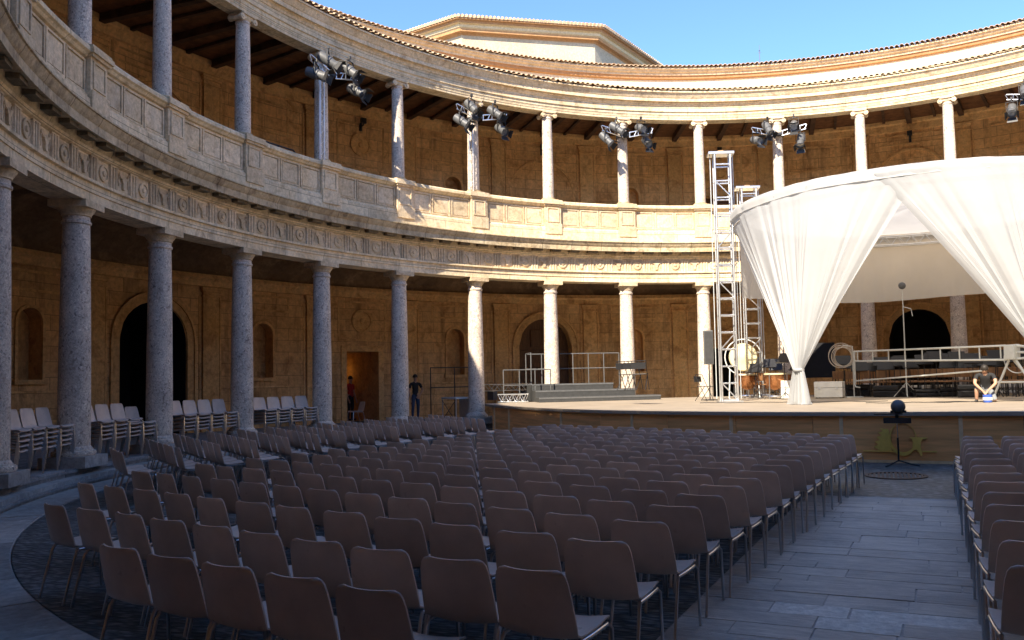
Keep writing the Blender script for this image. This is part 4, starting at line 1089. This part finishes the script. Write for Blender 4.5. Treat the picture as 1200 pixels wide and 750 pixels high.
for s in (-1,1): MB().tube([(s*.45,0,.98),(s*.50,.0,.02)], .022, 6).build('stand_leg', M_aluw, gg, True); MB().tube([(s*.50,-.35,.02),(s*.50,.35,.02)], .02, 6).build('stand_foot', M_aluw, gg, True)
def folding_chair(loc, yaw, label, group=None, seatm=M_black):
    t = empty('folding_chair', loc, yaw); tag(t, label, 'folding chair', group)
    for s in (-1,1):
        MB().tube([(s*.20,-.20,.01),(s*.20,.02,.45),(s*.20,.20,.82)], .011, 6).build('back_leg', M_black, t, True)
        MB().tube([(s*.18,.24,.01),(s*.18,-.12,.46)], .011, 6).build('front_leg', M_black, t, True)
    bevel(MB().box(-.19,.19,-.22,.16,.44,.46).build('seat', seatm, t), .008)
    MB().box(-.20,.20,.13,.15,.62,.80, Matrix.Rotation(R_(-8),4,'X')).build('backrest', seatm, t)
    MB().tube([(-.20,.20,.82),(.20,.20,.82)], .011, 6).build('top_bar', M_black, t, True)
    return t
p = onz(826, 470, SZ); folding_chair((p.x,p.y,SZ+.002), R_(70), 'black folding chair standing alone at the foot of the lighting tower')
for q in range(3):
    p = onz(735+q*8, 458, SZ+.40); folding_chair((p.x, p.y, SZ+.42), R_(160+q*12), 'black folding chair on the grey riser, %s from its railing end' % ORD[q+1], 'folding chairs on the riser')

# pale cases, black screens behind the curtain
def crate(loc, yaw, dims, label, mat, name='flight_case'):
    t = empty(name, loc, yaw); tag(t, label, 'case'); x, y_, z = dims
    bevel(MB().box(-x/2,x/2,-y_/2,y_/2,.03,z*.62).build('body', mat, t), .01); bevel(MB().box(-x/2,x/2,-y_/2,y_/2,z*.62+.008,z).build('lid', mat, t), .01)
    for s in (-1,1):
        MB().box(s*x*.3-.04,s*x*.3+.04,-y_/2-.015,-y_/2-.001,z*.55,z*.70).build('latch', M_alu, t)
        for e in (-1,1): MB().box(s*x*.42-.03,s*x*.42+.03,e*y_*.4-.03,e*y_*.4+.03,0,.029).build('foot', M_black, t)
    return t
p = onz(929, 468, SZ); crate((p.x,p.y+.3,SZ), R_(8), (.75,.55,.58), 'pale grey case standing just outside the gathered curtain', M_case)
p = onz(966, 467, SZ); crate((p.x+.15,p.y+.35,SZ), R_(-6), (.85,.6,.52), 'low pale green-grey case inside the tent curtain', M_case)
p = onz(949, 462, SZ); t = empty('black_screen', (p.x+.05,p.y+1.0,SZ), R_(4)); tag(t, 'black cloth screen standing behind the gathered curtain', 'screen')
MB().box(-.85,.85,-.02,.02,.62,1.95).build('cloth', M_blackc, t)
for s in (-1,1): MB().tube([(s*.86,0,.03),(s*.86,0,1.98)], .02, 6).build('post', M_black, t, True); MB().box(s*.86-.05,s*.86+.05,-.3,.3,0,.03).build('foot', M_black, t)
MB().tube([(-.86,0,1.97),(.86,0,1.97)], .018, 6).build('top_bar', M_black, t, True)

# hose coil
p = onz(990, 466, SZ)
hc = empty('hose_coil', (p.x,p.y,SZ), R_(10)); tag(hc, 'coil of pale hose hung on a stand at the crane arm end', 'hose coil')
crg = random.Random(8)
for q in range(7):
    r = .34+crg.uniform(-.06,.05); cx, cz, yy = q*.028-.1+crg.uniform(-.03,.03), 1.32+crg.uniform(-.04,.04), q*.05-.15
    MB().tube([(cx+r*cos(t), yy+.02*sin(2*t), cz+r*sin(t)) for t in [2*pi*i/30 for i in range(31)]], .010, 5, False).build('hose_turn', M_cable, hc, True)
MB().tube([(.30,.08,.02),(.30,.08,1.62),(0,.05,1.66)], .02, 6).build('stand_post', M_aluw, hc, True); MB().box(.05,.55,-.12,.28,0,.03).build('stand_foot', M_aluw, hc)
# camera crane
p0 = onz(1003, 466, SZ); p1 = onz(1176, 468.5, SZ); d = (p1-p0); L = d.length*1.06
cr = empty('camera_crane', (p0.x,p0.y,SZ), math.atan2(d.y, d.x)); tag(cr, 'long pale aluminium camera crane resting along the stage under the tent', 'camera crane')
H0, H1 = 1.14, 1.06
def arm(x, up=0): return (x, 0, H0+(H1-H0)*x/L+up)
MB().tube([arm(0,.30),arm(L*.97,.32)], .026, 8).build('arm_tube', M_aluw, cr, True); MB().tube([arm(0,0),arm(L*.97,-.04)], .026, 8).build('arm_tube', M_aluw, cr, True)
for q in range(9):
    x = .15+q*(L*.95-.2)/8; MB().tube([arm(x,0),arm(x,.31)], .018, 6).build('arm_rung', M_aluw, cr, True)
MB().tube([(.0,0,H0-.62),(L*.86,0,H0-.38)], .022, 8).build('lower_rod', M_aluw, cr, True); MB().tube([(.0,0,H0-.70),(0,0,H0+.32)], .028, 8).build('end_post', M_aluw, cr, True)
MB().tube([(-.02,0,H0-.70),(.12,-.1,H0-.80),(.3,-.1,H0-.82)], .02, 6).build('end_hook', M_aluw, cr, True)
bevel(MB().box(L-.15,L+.15,-.12,.12,H1-.04,H1+.34).build('head_block', M_aluw, cr), .02)
MB().tube([(L+.36*cos(t), .16, H1-.02+.36*sin(t)) for t in [2*pi*i/32 for i in range(33)]], .016, 6, False).build('wheel', M_aluw, cr, True)
for x in (-.62,.75): MB().tube([(L+(.1 if x > 0 else -.1),0,H1-.05),(L+x,.0,.02)], .03, 8).build('tripod_leg', M_aluw, cr, True)
MB().tube([(L,.05,H1-.05),(L+.1,1.0,.02)], .03, 8).build('tripod_leg', M_aluw, cr, True)
MB().tube([(L-.45,0,.45),(L+.62,0,.45)], .028, 6).build('spreader', M_aluw, cr, True)
for dz in (-.02,.14,.30): MB().tube([(L+.15,0,H1+dz),(L+1.5,0,H1+.05+dz*.4)], .03, 6).build('counter_arm', M_aluw, cr, True)
bevel(MB().box(L+1.4,L+1.8,-.2,.2,H1-.15,H1+.25).build('counterweight', M_dgrey, cr), .02)
# tall microphone stand with ball on top
p = onz(1063, 465.5, SZ); t = empty('microphone_stand', (p.x,p.y,SZ), 0); p = t.location
ppm = F_PX/((Vector(p)-CAM).dot(fwd)); Hm = (465.5-338)/ppm
tag(t, 'tall thin microphone stand with a dark ball on top under the tent', 'microphone stand')
MB().tube([(0,0,.05),(0,0,Hm)], [.022,.012], 8).build('pole', M_aluw, t, True)
for k in range(3):
    an = R_(30+120*k); MB().tube([(0,0,.45),(.42*cos(an),.42*sin(an),.015)], .014, 6).build('leg', M_aluw, t, True)
MB().lathe([(.001,-.11)]+[(.11*sin(q), -.11*cos(q)) for q in [.35*i for i in range(1,9)]]+[(.001,.11)], 14, Matrix.Translation((0,0,Hm+.1)), False).build('ball', M_dgrey, t, True)
MB().tube([(0,0,Hm-.55),(.22,0,Hm-.62),(.26,0,Hm-.85)], .012, 6).build('side_arm', M_aluw, t, True)

# orchestra: chairs, music stands, timpani
org = random.Random(21)
def orch_chair(loc, yaw, label):
    t = empty('orchestra_chair', loc, yaw); tag(t, label, 'chair', 'orchestra chairs on the stage')
    bevel(MB().box(-.21,.21,-.21,.21,.44,.475).build('seat', M_wood, t), .01)
    bevel(MB().box(-.20,.20,.19,.21,.58,.84).build('backrest', M_wood, t), .008)
    for s in (-1,1):
        MB().tube([(s*.20,.22,.0),(s*.20,.20,.45),(s*.20,.215,.86)], .012, 6).build('back_leg', M_black, t, True); MB().tube([(s*.20,-.22,0),(s*.20,-.19,.44)], .012, 6).build('front_leg', M_black, t, True)
    MB().tube([(-.20,-.20,.20),(.20,-.20,.20)], .01, 5).build('stretcher', M_black, t, True)
def music_stand(loc, yaw, label, hh=1.15):
    t = empty('music_stand', loc, yaw); tag(t, label, 'music stand', 'orchestra music stands on the stage')
    for k in range(3):
        an = R_(30+120*k); MB().tube([(0,0,.22),(.24*cos(an),.24*sin(an),.012)], .010, 5).build('leg', M_black, t, True)
    MB().tube([(0,0,.1),(0,0,hh-.12)], .012, 6).build('pole', M_black, t, True)
    mm = Matrix.Translation((0,0,hh)) @ Matrix.Rotation(R_(-28),4,'X'); MB().box(-.25,.25,-.008,.008,-.17,.17, mm).build('desk', M_black, t); MB().box(-.25,.25,-.06,-.009,-.18,-.165, mm).build('ledge', M_black, t)
ROWN = ['front','second','third','back']
for r_ in range(3):
    n_ = 16
    for q in range(n_):
        px = 986+q*14.5+org.uniform(-4,4); py = 464.9-r_*1.4
        p = onz(px, py, SZ)
        if (Vector((p.x,p.y))-Vector((TC.x,TC.y))).length > 6.0 and px < 1100 or Vector((p.x,p.y)).length > 14.2: continue
        orch_chair((p.x+org.uniform(-.1,.1), p.y, SZ+.002), org.uniform(-.5,.5)+(R_(180) if org.random() < .3 else 0), 'wooden-backed chair, %s from the hose coil in the %s orchestra row' % (ORD[q+1], ROWN[r_]))
        if org.random() < .85: music_stand((p.x+.2, p.y-.45, SZ+.002), org.uniform(-.6,.6), 'black music stand before the %s chair of the %s orchestra row' % (ORD[q+1], ROWN[r_]), org.uniform(.95,1.25))
for q, (px, py) in enumerate(((875,467),(893,466),(908,468),(922,464),(900,463),(882,463))):
    p = onz(px, py, SZ)
    if q < 4:
        t = empty('timpani', (p.x,p.y+.3,SZ), org.uniform(0,6)); tag(t, 'copper kettledrum with chrome frame, %s from the lighting tower' % ORD[q+1], 'kettledrum', 'kettledrums by the towers')
        MB().lathe([(.05,.28),(.20,.34),(.30,.48),(.335,.66),(.335,.78)], 24, None, False).build('bowl', M_copper, t, True)
        MB().lathe([(.345,.77),(.35,.80),(.345,.82),(.001,.815)], 24, None, False).build('head', M_skin_drum, t, True)
        for k in range(3):
            an = 2*pi*k/3; MB().tube([(.36*cos(an),.36*sin(an),.80),(.37*cos(an),.37*sin(an),.3),(.40*cos(an),.40*sin(an),.015)], .016, 6).build('strut', M_chrome, t, True)
        MB().lathe([(.38,.06),(.40,.09),(.38,.12),(.36,.09),(.38,.06)], 24, None, False).build('foot_ring', M_chrome, t, True)
    music_stand((p.x+.35,p.y-.25,SZ+.002), org.uniform(-1,1), 'black music stand among the kettledrums, %s from the lighting tower' % ORD[q+1], org.uniform(1.0,1.35))
    orch_chair((p.x-.35,p.y+1.0,SZ+.002), org.uniform(-1,1), 'wooden-backed chair among the kettledrums, %s from the lighting tower' % ORD[q+1])
# white risers behind the orchestra
for q, (px, wq) in enumerate(((1015,2.0),(1075,2.0),(1135,2.0),(1185,1.6))):
    p = onz(px, 459, SZ); t = empty('platform', (p.x, min(p.y,13.0), SZ), R_(-2)); tag(t, 'low white orchestra platform, %s from the hose coil' % ORD[q+1], 'platform', 'white platforms under the tent')
    bevel(MB().box(-wq*.48,wq*.48,0,1.0,.20,.30).build('top', M_white, t), .01); MB().box(-wq*.46,wq*.46,.02,.05,.02,.20).build('skirt', M_white, t)
    for s in (-1,1): MB().box(s*wq*.44-.03,s*wq*.44+.03,.90,.96,0,.199).build('leg', M_black, t)

# left wing: pale wheeled table with cross brace, lying trusses, tube rail
p = Vector((-13.55,9.9,0)); tb = empty('work_table', (-13.75,8.05,.302), R_(-38)); 
q_ = onR(537, 486, 16.6); tb.location = (q_.x, q_.y, .302)
tag(tb, 'pale folding work table with crossed braces beside the sunlit column', 'table')
bevel(MB().box(-.62,.62,-.38,.38,.84,.90).build('table_top', M_aluw, tb), .01)
for sx in (-1,1):
    for sy in (-1,1): MB().tube([(sx*.58,sy*.34,0),(sx*.58,sy*.34,.84)], .022, 6).build('leg', M_alu, tb, True)
MB().tube([(-.58,-.36,.08),(.58,-.36,.80)], .012, 5).build('brace', M_black, tb, True); MB().tube([(.58,-.37,.08),(-.58,-.37,.80)], .012, 5).build('brace', M_black, tb, True)
MB().box(-.56,.56,.30,.32,.12,.82).build('back_board', M_case, tb)
tr_ = empty('tube_rail', (0,0,0)); tag(tr_, 'black tube guard rail along the portico behind the work table', 'railing')
A_, B_ = onR(505, 470, 18.2), onR(560, 470, 18.2); A_.z = B_.z = .302
tr_.location = A_; dd = B_-A_; tr_.rotation_euler = (0,0,math.atan2(dd.y,dd.x)); LL = dd.length
for q in range(3): MB().tube([(LL*q/2,0,0),(LL*q/2,0,2.0)], .022, 6).build('post', M_black, tr_, True)
for z in (1.25,1.99): MB().tube([(0,0,z),(LL,0,z)], .02, 6).build('rail', M_black, tr_, True)
for q, (xa, ya, xb, yb, lab) in enumerate(((570,469,620,467,'silver lattice truss section lying at the stage wing, upper one'),(585,472,618,471.5,'short silver lattice truss section lying in front at the stage wing'))):
    a_, c_ = onz(xa,ya,SZ), onz(xb,yb,SZ); c_.z = a_.z = SZ; d = c_-a_
    if d.length > 3.2: c_ = a_+d*(3.2/d.length); d = c_-a_
    t = empty('truss_section', (a_.x,a_.y,SZ), math.atan2(d.y,d.x)); tag(t, lab, 'truss'); l_ = d.length; lift = .34 if q == 0 else 0
    for yy in (-.14,.14):
        for zz in (.03,.29): MB().tube([(0,yy,zz+lift),(l_,yy,zz+lift)], .026, 6).build('chord', M_alu, t, True)
    b = MB()
    for w_ in range(8):
        for yy in (-.14,.14): b.tube([(l_*w_/8,yy,(.03 if w_ % 2 else .29)+lift),(l_*(w_+1)/8,yy,(.29 if w_ % 2 else .03)+lift)], .014, 5)
    b.build('lattice', M_alu, t, True)
    if lift: 
        for xx in (.3,l_-.3): MB().box(xx-.1,xx+.1,-.2,.2,0,lift).build('trestle', M_dgrey, t)
t = empty('tube_rail'); tag(t, 'grey tube guard rail at the stage wing beside the risers', 'railing')
A_, B_ = onz(568, 468, SZ), onz(615, 466.5, SZ); A_ = Vector((-12.2,8.9,SZ)); B_ = Vector((-10.9,10.1,SZ))
t.location = A_; dd = B_-A_; t.rotation_euler = (0,0,math.atan2(dd.y,dd.x)); LL = dd.length
for q in range(4): MB().tube([(LL*q/3,0,0),(LL*q/3,0,1.15)], .02, 6).build('post', M_dgrey, t, True)
for z in (.6,1.14): MB().tube([(0,0,z),(LL,0,z)], .02, 6).build('rail', M_dgrey, t, True)
# handrails on the gallery balustrade (bent black pipes)
for k in (0,1,2):
    a = bay(k)-.02; t = empty('gallery_handrail', polar(15.95, a, 7.36), a-pi/2); tag(t, 'bent black pipe handrail behind the shaded balustrade, %s bay from the lamp mast' % ('third','second','first')[k], 'handrail', 'black pipe handrails in the gallery')
    MB().tube([(-.9,0,.0),(-.9,0,1.2),(-.8,0,1.3),(.5,0,1.3),(.6,0,1.2),(.6,0,0)], .025, 6).build('rail', M_black, t, True); MB().tube([(-.1,0,0),(-.1,0,1.3)], .02, 6).build('post', M_black, t, True)

# black instrument cases left among the orchestra seats
for q in range(6):
    p = onz(1012+q*26+org.uniform(-5,5), 465.2-org.uniform(0,1.5), SZ)
    t = empty('instrument_case', (p.x, p.y-.35, SZ), org.uniform(-.5,.5)); tag(t, 'black instrument case on the stage floor, %s from the hose coil' % ORD[q+1], 'case', 'instrument cases among the seats')
    w_, h_ = org.uniform(.5,.9), org.uniform(.22,.45)
    bevel(MB().box(-w_/2,w_/2,-.18,.18,.004,h_*.55).build('body', M_black, t), .04, 3); bevel(MB().box(-w_/2,w_/2,-.18,.18,h_*.55+.006,h_).build('lid', M_black, t), .04, 3)
    MB().tube([(-.07,-.19,h_*.5),(-.06,-.23,h_*.5),(.06,-.23,h_*.5),(.07,-.19,h_*.5)], .01, 5).build('handle', M_black, t, True)
# cables lying on the deck
for q in range(4):
    p = onz((870,980,1075,1130)[q], 472-(q % 2), SZ); pts = []
    for i in range(26): pts.append((p.x-1.2+i*.1, p.y+.18*sin(i*.5+q)+.08*sin(i*1.3), SZ+.009))
    o = MB().tube(pts, .009, 5).build('cable', M_black, None, True); tag(o, ('black cable on the deck beside the lighting tower','black cable on the deck inside the gathered curtain','black cable on the deck behind the spherical lamp','black cable on the deck near the kneeling person')[q], 'cable')
